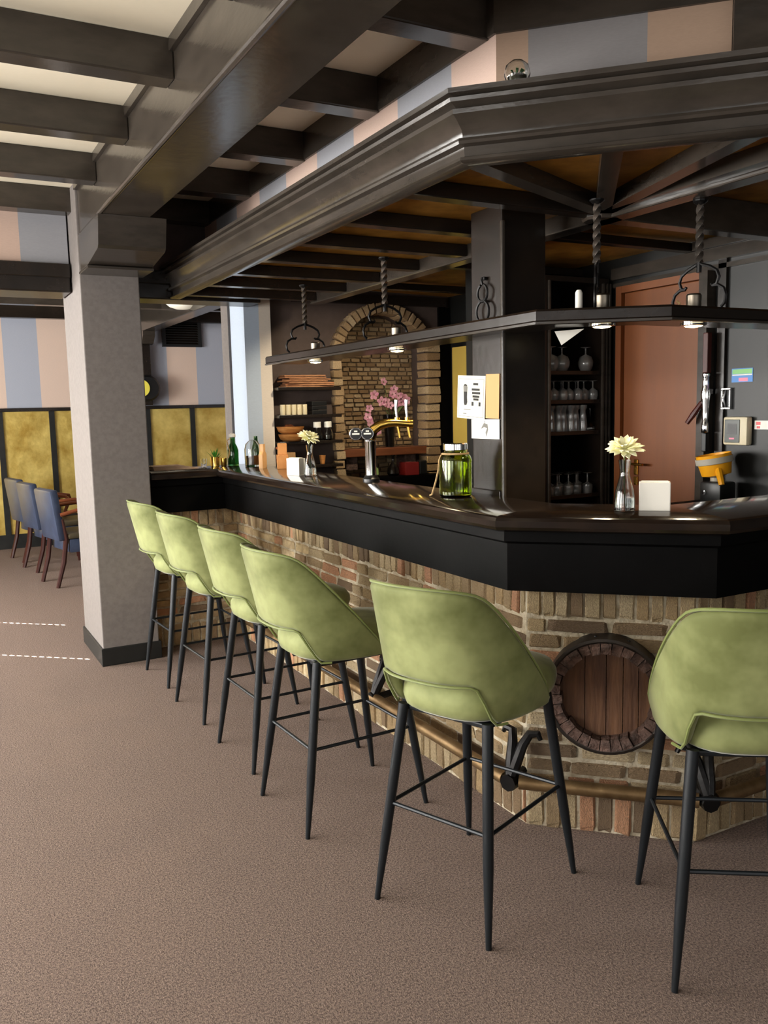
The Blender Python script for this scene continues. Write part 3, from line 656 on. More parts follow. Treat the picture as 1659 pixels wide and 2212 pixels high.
# ================================================================== bar stools
def sgnpow(v, e): return math.copysign(abs(v) ** e, v)
def make_stool():
    o = thing('bar_stool', None, 'bar stool')
    # wrap-round back shell with a cut-out above the seat
    NU, NV, FM = 44, 10, math.radians(109)
    inner, outer = [], []
    def sm(t): t = max(0, min(1, t)); return t * t * (3 - 2 * t)
    e = 2 / 2.6
    def rad(z): h = max(0, (z - .62) / .38); return .262 + .088 * h, .224 + .018 * h
    for iu in range(NU + 1):
        ph = -FM + 2 * FM * iu / NU; ap_ = abs(ph)
        zb = .738 - (.738 - .612) * sm((ap_ - math.radians(37)) / math.radians(17))
        zt = .99
        for _ in range(8):
            x = -rad(zt)[0] * sgnpow(math.cos(ph), e)
            zt = .5 * zt + .5 * (1.022 - .012 * sm((ap_ - .2) / 1.) - ((x + .255) + math.sqrt((x + .255) ** 2 + .0016)) / 2 / .365 * .40)
        zt = max(zt, zb + .02)
        for lst, ro in ((outer, 0.), (inner, .034)):
            row = []
            for iv in range(NV + 1):
                z = zb + (zt - zb) * iv / NV; A, B = rad(z)
                x = -(A - ro) * sgnpow(math.cos(ph), e); y = (B - ro) * sgnpow(math.sin(ph), e)
                if z < .70: q = (1 - (.70 - z) / .09 * .08); x *= q; y *= q
                row.append((x, y, z))
            lst.append(row)
    W = NV + 1; mb = MB(); n = (NU + 1) * W
    vs = [p for r in outer for p in r] + [p for r in inner for p in r]; fs = []
    for i in range(NU):
        for j in range(NV):
            a = i * W + j; fs += [(a, a + W, a + W + 1, a + 1), (n + a, n + a + 1, n + a + W + 1, n + a + W)]
        for j in (0, NV): a = i * W + j; fs.append((a, a + W, n + a + W, n + a))
    for i in (0, NU):
        for j in range(NV): a = i * W + j; fs.append((a, a + 1, n + a + 1, n + a))
    mb.add(vs, fs); b = mb.part('backrest', 'velvet', o); smoothmod(b, 1)
    # piping round the cut-out
    pts = [(outer[i][0][0] * 1.012, outer[i][0][1] * 1.012, outer[i][0][2] + .002) for i in range(9, NU - 8)]
    MB().tube(pts, .0042, 6).part('piping', 'velvet_seam', o, smooth=True)
    pts = [(outer[i][NV][0] * .985, outer[i][NV][1] * .985, outer[i][NV][2] + .002) for i in range(1, NU)]
    MB().tube(pts, .0042, 6).part('piping', 'velvet_seam', o, smooth=True)
    # seat pad
    rings = []
    for z, s, in ((.606, .70), (.610, .86), (.624, .955), (.65, .985), (.675, .975), (.697, .92), (.71, .78), (.716, .45), (.717, .05)):
        ring_ = []
        for j in range(32):
            a = 2 * math.pi * j / 32; A = .222 if math.cos(a) < 0 else .31; B = .192
            ring_.append((A * s * sgnpow(math.cos(a), 2 / 2.8), B * s * sgnpow(math.sin(a), 2 / 2.8), z))
        rings.append(ring_)
    MB().loft(rings).part('seat', 'velvet', o, smooth=60)
    MB().box(-.16, .17, -.15, .15, .592, .607, .004).part('seat_frame', 'steel_black', o)
    F = {}
    for sx in (-1, 1):
        for sy in (-1, 1):
            top = Vector((.165 * sx, .15 * sy, .612)); ft = Vector((.25 * sx, .203 * sy, .0)); F[sx, sy] = (top, ft)
            MB().tube([top, ft + (top - ft) * .35, ft], [.0165, .0155, .0085], 10).part('leg', 'steel_black', o, smooth=True)
    def at(k, z): t, f = F[k]; return f + (t - f) * (z / .612)
    for a, b2 in (((-1, -1), (-1, 1)), ((1, -1), (1, 1)), ((-1, -1), (1, -1)), ((-1, 1), (1, 1))):
        MB().tube([at(a, .305), at(b2, .305)], .0062, 8).part('stretcher', 'steel_black', o, smooth=True)
    return o
ST = [((1.335, 4.765), 3, 'green velvet bar stool farthest away, half hidden beside the grey column'),
      ((1.34, 4.125), 3.5, 'green velvet bar stool second from the grey column in the row'),
      ((1.355, 3.46), 2.5, 'green velvet bar stool third from the grey column, middle of the row'),
      ((1.335, 2.85), 2.3, 'green velvet bar stool fourth from the grey column, before the bar corner'),
      ((1.437, 2.09), 21.5, 'green velvet bar stool in front of the bar corner, left of the barrel head'),
      ((1.897, 1.52), 55.3, 'green velvet bar stool nearest the right edge, cut off by it')]
stool = make_stool()
for i, ((x, y), a, lb_) in enumerate(ST):
    o = stool if i == 0 else copy_tree(stool)
    o.location = (x, y, 0); o.rotation_euler = (0, 0, math.radians(a)); o['label'] = lb_; o['group'] = 'green bar stools along the bar'

# ================================================================== armchairs in the far room (facing +x)
def make_chair():
    o = thing('armchair', None, 'chair')
    b = MB().box(-.036, .036, -.22, .22, .0, .45, .02).xf(Matrix.Translation((-.245, 0, .41)) @ Matrix.Rotation(-.12, 4, 'Y')).part('backrest', 'leather_blue', o, smooth=40)
    MB().box(-.2, .27, -.235, .235, .42, .47, .018).part('seat', 'leather_seat', o, smooth=40)
    MB().box(-.19, .26, -.225, .225, .30, .419, .01).part('seat_apron', 'leather_blue', o, smooth=40)
    for s in (-1, 1):
        MB().tube([(-.31, s * .2, 0), (-.245, s * .205, .22), (-.215, s * .205, .42), (-.24, s * .205, .60)], [.018, .022, .022, .018], 8).part('leg', 'mahogany', o, smooth=True)
        MB().tube([(.25, s * .21, 0), (.235, s * .21, .41)], [.017, .023], 8).part('leg', 'mahogany', o, smooth=True)
        MB().tube([(-.26, s * .235, .64), (-.12, s * .27, .675), (.06, s * .285, .685), (.17, s * .27, .665), (.19, s * .25, .62), (.14, s * .24, .52), (.12, s * .235, .44)], .017, 8).part('arm', 'bentwood', o, smooth=True)
    return o
ch = make_chair()
for i, (x, y, a, t) in enumerate([(1.235, 8.04, 11, 'nearest of the three left of the column'), (1.17, 8.93, 11, 'in the middle of the three left of the column'), (1.12, 9.62, 11, 'farthest, against the gold panels')]):
    o = ch if i == 0 else copy_tree(ch)
    o.location = (x, y, 0); o.rotation_euler = (0, 0, math.radians(a)); o['label'] = 'blue leather armchair with bentwood arms, ' + t; o['group'] = 'blue armchairs in the far room'

# ================================================================== things on the counter
def flower_head(o, c, R, n, tilt):
    mb = MB()
    Rm = Matrix.Translation(c) @ Matrix.Rotation(tilt[0], 4, 'X') @ Matrix.Rotation(tilt[1], 4, 'Y')
    MB().lathe([(.006, -.014), (R * .3, -.008), (R * .34, 0), (.001, .012)], 12).xf(Rm).part('flower_heart', 'petal_cream', o, smooth=True)
    for ring_, (cnt, ln, el) in enumerate(((16, 1.0, .12), (14, .85, .5), (10, .62, .95))):
        for k in range(cnt):
            a = 2 * math.pi * (k + .5 * ring_) / cnt + rnd.uniform(-.08, .08); l = R * ln * rnd.uniform(.9, 1.08); e = el + rnd.uniform(-.1, .1); wq = R * .17
            d = Vector((math.cos(a) * math.cos(e), math.sin(a) * math.cos(e), math.sin(e))); sd = Vector((-math.sin(a), math.cos(a), 0)); u_ = d.cross(sd)
            b0 = d * .012
            q = [b0 - sd * wq * .5, b0 + sd * wq * .5, b0 + d * l * .7 + sd * wq, b0 + d * l + u_ * (-.004), b0 + d * l * .7 - sd * wq]
            th = u_ * .0015
            MB().add([v + th for v in q] + [v - th for v in q], [(0, 1, 2, 3, 4), (9, 8, 7, 6, 5)] + [(i, (i + 1) % 5, 5 + (i + 1) % 5, 5 + i) for i in range(5)]).xf(Rm).part('petal', 'petal_cream', o)
def bud_vase(x, y, lab, tilt, hd):
    o = thing('bud_vase', lab, 'vase', (x, y, ZT))
    MB().lathe([(.030, 0), (.034, .004), (.034, .03), (.029, .07), (.017, .115), (.0155, .13), (.021, .17), (.019, .17), (.0135, .13), (.015, .115), (.0265, .07), (.0315, .03), (.031, .012), (.001, .010)], 24).part('glass_body', 'glass', o, smooth=True)
    MB().lathe([(.0308, .0125), (.0312, .03), (.0295, .045), (.001, .045)], 20).part('water', 'water', o, smooth=True)
    MB().tube([(.004, 0, .015), (-.002, .002, .1), (hd[0] * .6, hd[1] * .6, .165), (hd[0], hd[1], hd[2] - .012)], .0028, 6).part('stem', 'stem', o, smooth=True)
    flower_head(o, hd, .052, 16, tilt); return o
def napkin_holder(x, y, rz, lab):
    o = thing('napkin_holder', lab, 'napkin holder', (x, y, ZT), rz)
    MB().box(-.05, .05, -.025, -.017, 0, .095, .003).part('front_plate', 'white_ceramic', o); MB().box(-.05, .05, .017, .025, 0, .095, .003).part('back_plate', 'white_ceramic', o); MB().box(-.05, .05, -.0165, .0165, 0, .008, .002).part('base', 'white_ceramic', o)
    MB().box(-.044, .044, -.0155, .0155, .0085, .098, .003).part('napkins', 'paper_white', o); return o
bud_vase(2.05, 2.10, 'clear bud vase with a cream flower beside the square white holder, nearest on the bar', (.35, -.3), (-.004, .0, .205))
napkin_holder(2.135, 2.05, math.radians(-45), 'white napkin holder beside the nearer flower vase on the slanted bar section')
bud_vase(1.845, 4.23, 'clear bud vase with a cream flower standing by the far napkin holder', (.5, .1), (-.004, .0, .205))
napkin_holder(1.81, 4.345, math.radians(-70), 'white napkin holder beside the farther flower vase on the long bar')
# green jar
gj = thing('glass_jar', 'green ribbed glass jar with metal lid and rope handle on the bar', 'jar', (1.872, 2.85, ZT))
prf = [(.056, 0), (.064, .006)] + [(.065 + (.0015 if k % 2 else -.0005), .012 + .012 * k) for k in range(12)] + [(.06, .163), (.045, .176), (.044, .186)]
prf2 = [(r - .004, z) for r, z in prf[::-1] if z > .008] + [(.001, .009)]
MB().lathe(prf + prf2, 32).part('glass_body', 'glass_green', gj, smooth=60)
MB().lathe([(.046, .187), (.049, .188), (.049, .21), (.046, .214), (.001, .215)], 28).part('lid', 'chrome', gj, smooth=30)
MB().tube([(.052 * math.cos(a), .052 * math.sin(a), .172) for a in [2 * math.pi * k / 24 for k in range(25)]], .004, 6).part('rope', 'rope', gj, smooth=True)
MB().tube([(-.045, .026, .172), (-.062, .02, .15), (-.072, .012, .11), (-.075, .03, .06), (-.08, .05, .01), (-.085, .06, .005)], .004, 6).part('rope', 'rope', gj, smooth=True)

# beer tap
tp = thing('beer_tap', 'polished beer tap with brass arm, two levers and round black badges', 'beer tap', (1.955, 3.735, ZT))
MB().lathe([(.042, 0), (.042, .012), (.034, .02), (.03, .03)], 24).part('base', 'black_plastic', tp, smooth=30)
MB().lathe([(.027, .03), (.027, .19), (.029, .195), (.029, .2), (.026, .205)], 24).part('column', 'chrome', tp, smooth=30)
dx, dy = .86, -.5                    # arm direction
pts = [(0, 0, .2), (.004 * dx, .004 * dy, .23), (.02 * dx, .02 * dy, .255), (.05 * dx, .05 * dy, .275), (.09 * dx, .09 * dy, .285), (.13 * dx, .13 * dy, .285), (.2 * dx, .2 * dy, .278)]
MB().tube(pts, [.026, .026, .025, .024, .022, .02, .018], 14).part('arm', 'gold_bright', tp, smooth=True)
MB().lathe([(.001, -.012), (.024, -.008), (.024, .008), (.001, .012)], 14).xf(Matrix.Translation((.205 * dx, .205 * dy, .278)) @ Matrix.Rotation(math.atan2(dy, dx), 4, 'Z') @ Matrix.Rotation(math.pi / 2, 4, 'Y')).part('end_cap', 'gold_bright', tp, smooth=30)
for h in (.135, .185):
    MB().tube([(h * dx, h * dy, .28), (h * dx, h * dy, .31)], .014, 10).part('faucet', 'gold_bright', tp, smooth=True)
    MB().tube([(h * dx, h * dy, .305), (h * dx - .005, h * dy, .36), (h * dx - .002, h * dy, .395)], [.006, .007, .01], 8).part('lever', 'chrome', tp, smooth=True)
    MB().tube([(h * dx, h * dy, .275), ((h + .012) * dx, (h + .012) * dy, .21)], [.007, .006], 8).part('spout', 'gold_bright', tp, smooth=True)
for h in (-.075, -.018):
    Rm = Matrix.Translation((h * dx - .01, h * dy - .03, .235)) @ Matrix.Rotation(math.atan2(-.86, -.5), 4, 'Z') @ Matrix.Rotation(math.pi / 2, 4, 'Y')
    bd = MB().lathe([(.001, -.006), (.032, -.006), (.032, .004), (.029, .006)], 24).xf(Rm).part('badge', 'chrome', tp, smooth=30)
    MB().lathe([(.001, .0055), (.028, .0055), (.027, .009), (.001, .0095)], 24).xf(Rm).part('badge_face', 'black_plastic', bd, smooth=30)
    MB().box(-.004, .004, -.018, .018, .0096, .0105).xf(Rm).part('badge_mark', 'paper_white', bd); MB().box(-.016, -.009, -.008, .008, .0096, .0105).xf(Rm).part('badge_mark', 'paper_white', bd)
    MB().tube([(h * dx - .008, h * dy - .026, .235), (0, 0, .225)], .008, 8).part('badge_arm', 'chrome', tp, smooth=True)

# far corner of the bar: cloth, plant, bottles
mb = MB()
for k in range(4): mb.add([(x, y, z) for z in (ZT + .001 + .006 * k, ZT + .006 + .006 * k) for x, y in ((1.27, 5.33 + .01 * k), (1.56 - .03 * k, 5.36), (1.52 - .02 * k, 5.50), (1.26, 5.52))], [(3, 2, 1, 0), (4, 5, 6, 7), (0, 1, 5, 4), (1, 2, 6, 5), (2, 3, 7, 6), (3, 0, 4, 7)])
mb.top('folded_cloth', 'cloth_beige', 'folded beige cloths lying on the far end of the bar by the column', 'cloth', (1.4, 5.42, ZT + .001))
pp = thing('potted_plant', 'small green plant in a gold pot on the far bar corner', 'plant', (1.69, 5.42, ZT))
MB().lathe([(.024, 0), (.028, .003), (.03, .065), (.028, .065), (.026, .05), (.001, .05)], 20).part('pot', 'gold_bright', pp, smooth=30)
for k in range(26):
    a = rnd.uniform(0, 6.28); e = rnd.uniform(.5, 1.4); l = rnd.uniform(.05, .085); d = Vector((math.cos(a) * math.cos(e), math.sin(a) * math.cos(e), math.sin(e))); sd = d.cross(Vector((0, 0, 1))).normalized() * .005
    b0 = Vector((0, 0, .05)); t = d.cross(sd).normalized() * .001
    MB().add([b0, b0 + d * l * .5 + sd, b0 + d * l, b0 + d * l * .5 - sd, b0 + t * .5, b0 + d * l * .5 + t * 2], [(0, 1, 2, 3), (4, 5, 1, 0), (5, 2, 1), (5, 3, 2), (4, 0, 3, 5)]).part('leaf', 'leaf', pp)
for x, y, t in ((1.62, 5.44, 'left'), (1.745, 5.41, 'right')):
    MB().lathe([(.016, 0), (.018, .004), (.02, .055), (.0185, .055), (.0165, .006), (.001, .005)], 16, (x, y, ZT)).top('votive_glass', 'gold_bright' if t == 'right' else 'glass', 'small %s votive cup %s of the potted plant on the bar' % ('amber' if t == 'right' else 'clear', t), 'candle holder', (x, y, ZT), smooth=True)
bt = thing('bottle', 'dark green bottle with white stopper and cord on the far bar corner', 'bottle', (1.83, 5.47, ZT))
MB().lathe([(.034, 0), (.037, .005), (.037, .1), (.03, .125), (.016, .15), (.015, .185), (.012, .185), (.012, .15), (.027, .12), (.034, .1), (.034, .008), (.001, .006)], 20).part('glass_body', 'glass_bottle', bt, smooth=True)
MB().lathe([(.017, .186), (.022, .19), (.022, .205), (.012, .212), (.001, .212)], 16).part('stopper', 'white_ceramic', bt, smooth=True)
MB().tube([(-.02, -.012, .18), (-.045, -.02, .165), (-.035, -.035, .1), (-.04, -.02, .05), (-.03, -.03, .09)], .004, 6).part('cord', 'rope', bt, smooth=True)
cj = thing('glass_cloche', 'clear domed glass jar with amber layer beside the green bottle', 'jar', (1.90, 5.28, ZT))
MB().lathe([(.05, 0), (.053, .01), (.053, .11), (.045, .145), (.025, .165), (.012, .17), (.012, .168), (.024, .162), (.043, .142), (.05, .11), (.05, .012), (.001, .008)], 24).part('glass_dome', 'glass', cj, smooth=True)
MB().lathe([(.046, .0125), (.048, .02), (.048, .07), (.001, .075)], 20).part('filling', 'honey', cj, smooth=True)
bt2 = MB().lathe([(.03, 0), (.033, .004), (.033, .09), (.024, .13), (.013, .16), (.012, .19), (.009, .19), (.01, .16), (.021, .128), (.03, .09), (.03, .008), (.001, .006)], 20, (1.975, 5.42, ZT)).top('bottle', 'glass_bottle', 'slim green bottle against the striped wall stub', 'bottle', (1.975, 5.42, ZT), smooth=True)
# wooden serving boxes
wbx = thing('wooden_crate', 'orange wooden gift box with branded print behind the far napkin holder', 'box', (1.965, 4.93, ZT), math.radians(-20))
MB().box(-.035, .035, -.05, .05, 0, .085, .002).part('body', 'box_wood_orange', wbx); MB().box(-.028, .028, -.035, .035, .0855, .155, .002).part('upper_box', 'box_wood_orange', wbx)
for z in (.05, .12): MB().box(-.037, -.0352 if z < .1 else -.0282, -.022, .022, z, z + .012).part('print', 'print_brown', wbx)
wb2 = thing('serving_board', 'pale wooden bottle-shaped board leaning by the orange box', 'board', (1.885, 5.06, ZT), math.radians(-40))
ol = [(-.04, 0), (.04, 0), (.04, .085), (.018, .105), (.018, .15), (-.018, .15), (-.018, .105), (-.04, .085)]
MB().loft([[(-.012, y, z) for y, z in ol], [(.012, y, z) for y, z in ol]]).part('board', 'box_wood', wb2)

# ================================================================== things on the wall shelves (left of the niche)
YS = YN - .085
for k in range(7):                       # sheaf of brown menus on the top shelf, each its own
    zz = 1.656 + .0125 * k; a = rnd.uniform(-.12, .12); cxm = 2.45 + rnd.uniform(-.02, .03); L_ = .19 - .006 * k
    m = Matrix.Translation((cxm, YS, zz)) @ Matrix.Rotation(a, 4, 'Z')
    MB().box(-L_, L_, -.06, .06, 0, .010, .002).xf(m).top('menu_folder', 'kraft', 'brown folder in the stack on the top shelf, %s' % ('lowest', 'second up', 'third up', 'fourth up', 'fifth up', 'sixth up', 'topmost')[k], 'folder', group='brown folders on the top shelf')
for k in range(5):
    x = 2.262 + .0415 * k; o = thing('candle_glass', 'white candle in a glass on the second shelf, %s from the left' % ('first', 'second', 'third', 'fourth', 'fifth')[k], 'candle', (x, YS - .03, 1.463), group='candles on the second shelf')
    MB().lathe([(.017, 0), (.0185, .003), (.019, .072), (.0175, .072), (.017, .062), (.001, .062)], 16).part('cup', 'candle', o, smooth=30)
    MB().tube([(0, 0, .062), (0, 0, .07)], .001, 5).part('wick', 'ink', o)
for k in range(3):
    MB().box(2.475, 2.59, YS - .06, YS + .05, 1.463 + .031 * k, 1.492 + .031 * k, .003).top('black_box', 'black_plastic', 'flat black box beside the candles, %s of the stack of three' % ('bottom', 'middle', 'top')[k], 'box', group='black boxes on the second shelf')
for k, (r, z) in enumerate(((.1, 1.278), (.1, 1.331))):
    MB().lathe([(.06, 0), (.085, .015), (r, .05), (.092, .05), (.07, .015), (.001, .01)], 28, (2.33 - .012 * k, YS - .02, z)).top('wooden_bowl', 'bowl_wood', ('lower light wooden bowl of the pair on the third shelf', 'upper light wooden bowl stacked on the third shelf')[k], 'bowl', (2.33 - .012 * k, YS - .02, z), smooth=40, group='wooden bowls on the third shelf')
MB().lathe([(.015, 0), (.04, .012), (.044, .03), (.026, .044), (.001, .047)], 12, (2.31, YS - .02, 1.347)).jit(.004).top('dried_gourd', 'oak_mantel', 'brown rounded bundle lying in the upper wooden bowl', 'ornament', (2.31, YS - .02, 1.347), smooth=True)
for k, x in enumerate((2.522, 2.606)):
    o = thing('storage_jar', 'clear jar with white screw cap on the third shelf, %s of two' % ('left', 'right')[k], 'jar', (x, YS - .03, 1.278), group='jars with white caps')
    MB().lathe([(.032, 0), (.036, .005), (.038, .03), (.03, .065), (.023, .08), (.023, .09), (.021, .09), (.021, .08), (.028, .064), (.035, .03), (.034, .008), (.001, .006)], 20).part('glass_body', 'glass', o, smooth=True)
    MB().lathe([(.03, .0085), (.033, .02), (.032, .032), (.001, .034)], 16).part('filling', 'candle', o, smooth=True)
    MB().lathe([(.028, .0905), (.028, .128), (.025, .131), (.001, .131)], 20).part('cap', 'white_ceramic', o, smooth=30)
MB().lathe([(.016, 0), (.024, .06), (.022, .06), (.014, .005), (.001, .004)], 16, (2.56, YS - .02, 1.106)).top('small_cup', 'bowl_wood', 'small beige cup at the right end of the lowest shelf', 'cup', (2.56, YS - .02, 1.106), smooth=True)
MB().box(2.24, 2.34, YS - .05, YS + .04, 1.106, 1.20, .004).top('wooden_box', 'box_wood', 'pale wooden box on the lowest shelf', 'box')

# ================================================================== niche: orchid vase on the mantel, bottles below
ov = thing('orchid_vase', 'dark glass vase with pink orchid sprays on the mantel in the niche', 'vase', (3.20, 5.79, 1.196))
MB().lathe([(.03, 0), (.034, .004), (.04, .12), (.052, .25), (.049, .25), (.037, .12), (.031, .01), (.001, .008)], 20).part('vase_body', 'glass_smoke', ov, smooth=True)
# orchid sprays: blossom positions relative to vase base (x to the right, z up)
BL = [(-.06, .50), (.0, .40), (.05, .39), (.10, .38), (-.05, .345), (-.09, .35), (-.03, .32), (.04, .33), (.09, .34), (.12, .36), (-.20, .30), (-.16, .16), (-.21, .19), (-.19, .06), (-.12, .13), (-.22, .235), (.02, .44), (-.17, .40)]
for st in ([(0, .22), (-.02, .34), (-.05, .45), (-.06, .5)], [(.01, .22), (.05, .33), (.1, .37), (.13, .36)], [(-.01, .23), (-.07, .33), (-.14, .36), (-.2, .3), (-.22, .2), (-.2, .08)]):
    MB().tube([(x, -.03 - .05 * abs(x), z) for x, z in st], .003, 6).part('spray_stem', 'stem', ov, smooth=True)
for x, z in BL:
    R_b = rnd.uniform(.03, .042); c = Vector((x, -.045 - .05 * abs(x) + rnd.uniform(-.03, .02), z)); a0_ = rnd.uniform(0, 6.28); tl = rnd.uniform(-.6, .6); mb = MB()
    for k in range(5):
        a = a0_ + k * 1.2566; d = Vector((math.cos(a), -.25 + .3 * math.sin(tl + k), math.sin(a))).normalized(); n_ = Vector((0, -1, 0)); sd = d.cross(n_).normalized() * R_b * .42; t = Vector((0, .0015, 0))
        q = [d * .004, d * R_b * .5 + sd, d * R_b * .85 + sd * .7, d * R_b * 1.05, d * R_b * .85 - sd * .7, d * R_b * .5 - sd]
        mb.add([c + v + t for v in q] + [c + v - t for v in q], [(0, 1, 2, 3, 4, 5), (11, 10, 9, 8, 7, 6)] + [(i, (i + 1) % 6, 6 + (i + 1) % 6, 6 + i) for i in range(6)])
    mb.part('blossom', 'petal_pink', ov)
MB().tube([(.04, -.02, .24), (.08, -.03, .3), (.14, -.03, .34)], [.012, .02, .004], 6).part('leaf', 'stem', ov, smooth=True)
struct(MB().box(2.215, 3.6, 5.60, 5.745, 0, .98), 'trim_4', 'fascia_black')
for x, m_, lab, nm, c_ in ((2.98, 'leaf_pale', 'pale green rounded carafe below the mantel', 'carafe', 'carafe'), (3.16, 'glass_smoke', 'pointed clear decanter below the mantel', 'decanter', 'decanter')):
    MB().lathe([(.03, 0), (.05, .02), (.045, .06), (.014, .1), (.01, .15), (.016, .16), (.012, .16), (.007, .15), (.01, .1), (.04, .06), (.045, .022), (.001, .006)], 20, (x, 5.67, .981)).top(nm, m_, lab, c_, (x, 5.67, .981), smooth=True)
MB().box(3.24, 3.36, 5.62, 5.72, .981, 1.08, .004).top('red_tin', 'red_box', 'dark red tin below the mantel in the niche', 'tin')
MB().box(3.37, 3.44, 5.63, 5.70, .981, 1.09, .01).top('black_tin', 'black_plastic', 'black tin at the right under the mantel, beside the red tin', 'tin')

# ================================================================== papers, hook on the pillar
XP = 2.019
def sheet(y0, y1, z0, z1, x, name, m_, lab, cat, tilt=0):
    o = thing(name, lab, cat, (x, (y0 + y1) / 2, (z0 + z1) / 2)); hw, hh = (y1 - y0) / 2, (z1 - z0) / 2
    MB().box(-.001, .0005, -hw, hw, -hh, hh).part('paper', m_, o); o.rotation_euler = (tilt, 0, 0); return o
po = sheet(2.845, 3.045, 1.445, 1.622, XP - .003, 'poster', 'poster_paper', 'cream poster with a drawing of a beer glass on the dark pillar', 'poster', .06)
def ink(o, y0, y1, z0, z1, m_='ink'): MB().box(-.0016, -.0011, y0, y1, z0, z1).part('print', m_, o)
ol = []                       # note: +y is to the left as seen from the room
gl_ = [(.055, .045), (.05, .052), (.04, .054), (.03, .05), (.027, .04), (.028, .0), (.025, -.02), (.03, -.032), (.045, -.034), (.05, -.025), (.052, 0)]
MB().loft([[(-.0016, y, z) for y, z in gl_], [(-.0011, y, z) for y, z in gl_]]).part('print', 'ink', po, label='dark beer glass drawing')
MB().box(-.0018, -.00165, .029, .052, .022, .046).part('print', 'ink_grey', po)
for z, a, b2 in ((.05, -.05, -.015), (.028, -.062, -.005), (.014, -.066, -.008), (.0, -.06, -.012), (-.012, -.055, -.018)): ink(po, a, b2, z, z + .009)
for a in (-.07, -.02): ink(po, a, a + .014, -.034, -.018)
ink(po, .0, .05, -.052, -.049, 'ink_grey'); ink(po, .03, .055, -.07, -.066, 'ink_grey')
for a in ((-.09, .09, .074, .0755), (-.09, .09, -.08, -.0785), (.0885, .09, -.0785, .074), (-.09, -.0885, -.0785, .074)): ink(po, *a, 'ink_grey')
sheet(2.752, 2.842, 1.447, 1.622, XP - .0015, 'card', 'card_tan', 'tan card pinned right of the cream poster on the pillar', 'card', .03)
cd = sheet(2.752, 2.945, 1.365, 1.443, XP - .0015, 'card', 'paper_white', 'small white card with a sketched figure under the poster', 'card')
sk = [(.03, .0), (.008, .024), (-.018, .02), (-.022, -.002), (-.008, -.032), (-.004, -.012), (-.014, .004), (.006, .008)]
MB().loft([[(-.0016, y, z) for y, z in sk], [(-.0011, y, z) for y, z in sk]]).part('print', 'ink_grey', cd); ink(cd, -.002, .002, .022, .034, 'ink_grey')
hk = thing('iron_hook', 'wrought iron scroll hook on the pillar above the poster', 'hook', (XP - .012, 2.84, 1.835))
for c, R, a_ in (((0, .105), .033, 0), ((0, .033), .042, 0)):
    MB().tube([(-.004, c[0] + R * math.sin(t), c[1] + R * math.cos(t)) for t in [.35 + (2 * math.pi - .7) * k / 20 for k in range(21)]], .0055, 6).part('scroll', 'iron', hk, smooth=True)
MB().tube([(-.004, 0, .138), (-.006, .004, .155), (-.002, 0, .165)], .006, 6).part('stem', 'iron', hk, smooth=True); MB().box(-.004, .011, -.012, .012, .155, .168, .003).part('plate', 'iron', hk)

# papers hanging off the shelf and lying on it
MB().add([(2.088, 2.505, 1.764), (2.174, 2.442, 1.77), (2.108, 2.49, 1.713), (2.09, 2.507, 1.764), (2.176, 2.444, 1.77), (2.11, 2.492, 1.713)], [(0, 1, 2), (5, 4, 3), (0, 3, 4, 1), (1, 4, 5, 2), (2, 5, 3, 0)]).top('paper_sheet', 'paper_white', 'white paper corner hanging down behind the middle of the shelf', 'paper', (2.13, 2.48, 1.713))
MB().box(-.07, .07, -.05, .05, 0, .004).xf(Matrix.Translation((2.10, 2.45, 1.8205)) @ Matrix.Rotation(.6, 4, 'Z')).top('paper_sheet', 'paper_white', 'white paper lying flat on the slanted middle of the shelf', 'paper')
MB().lathe([(.012, 0), (.013, .004), (.013, .065), (.008, .075), (.001, .075)], 12, (2.085, 2.37, 1.8205)).top('pillar_candle', 'white_ceramic', 'small white candle standing on the shelf next to the middle hanger', 'candle', (2.085, 2.37, 1.8205), smooth=30)
MB().tube([(2.30, 2.17, 1.825), (2.33, 2.19, 1.828), (2.38, 2.2, 1.826), (2.41, 2.215, 1.832), (2.42, 2.22, 1.845), (2.41, 2.225, 1.853)], .004, 6).top('loose_cable', 'rope', 'pale cable end curling on the shelf in front of the red door', 'cable', smooth=True)

# ================================================================== glasses in the cabinet, upturned
def glass_set(kind):
    if kind == 'balloon': p = [(.030, 0), (.044, .03), (.046, .055), (.034, .085), (.006, .098), (.004, .105), (.004, .135), (.03, .140), (.032, .1415), (.001, .1425)]
    elif kind == 'wine': p = [(.026, 0), (.033, .03), (.031, .05), (.010, .066), (.004, .072), (.004, .108), (.026, .112), (.028, .1135), (.001, .1145)]
    elif kind == 'flute': p = [(.024, 0), (.026, .03), (.022, .07), (.016, .12), (.024, .135), (.025, .152), (.001, .154)]
    else: p = [(.028, 0), (.033, .03), (.030, .05), (.008, .062), (.004, .068), (.004, .118), (.028, .121), (.03, .1225), (.001, .1235)]
    q = [(max(r - .0018, .001), max(z - .0015, 0)) for r, z in p[::-1]]
    return MB().lathe(p + q[1:], 16, closed=True)
GS = [('balloon', SHZ[0], [3.30, 3.395, 3.565], 'balloon glass', 'top'), ('wine', SHZ[1], [3.275 + .058 * k for k in range(7)], 'wine glass', 'second'), ('flute', SHZ[2], [3.265 + .047 * k for k in range(7)], 'tall beer glass', 'third'), ('goblet', SHZ[3], [3.285 + .075 * k for k in range(5)], 'goblet', 'lowest')]
ORD = ('first', 'second', 'third', 'fourth', 'fifth', 'sixth', 'seventh', 'eighth')
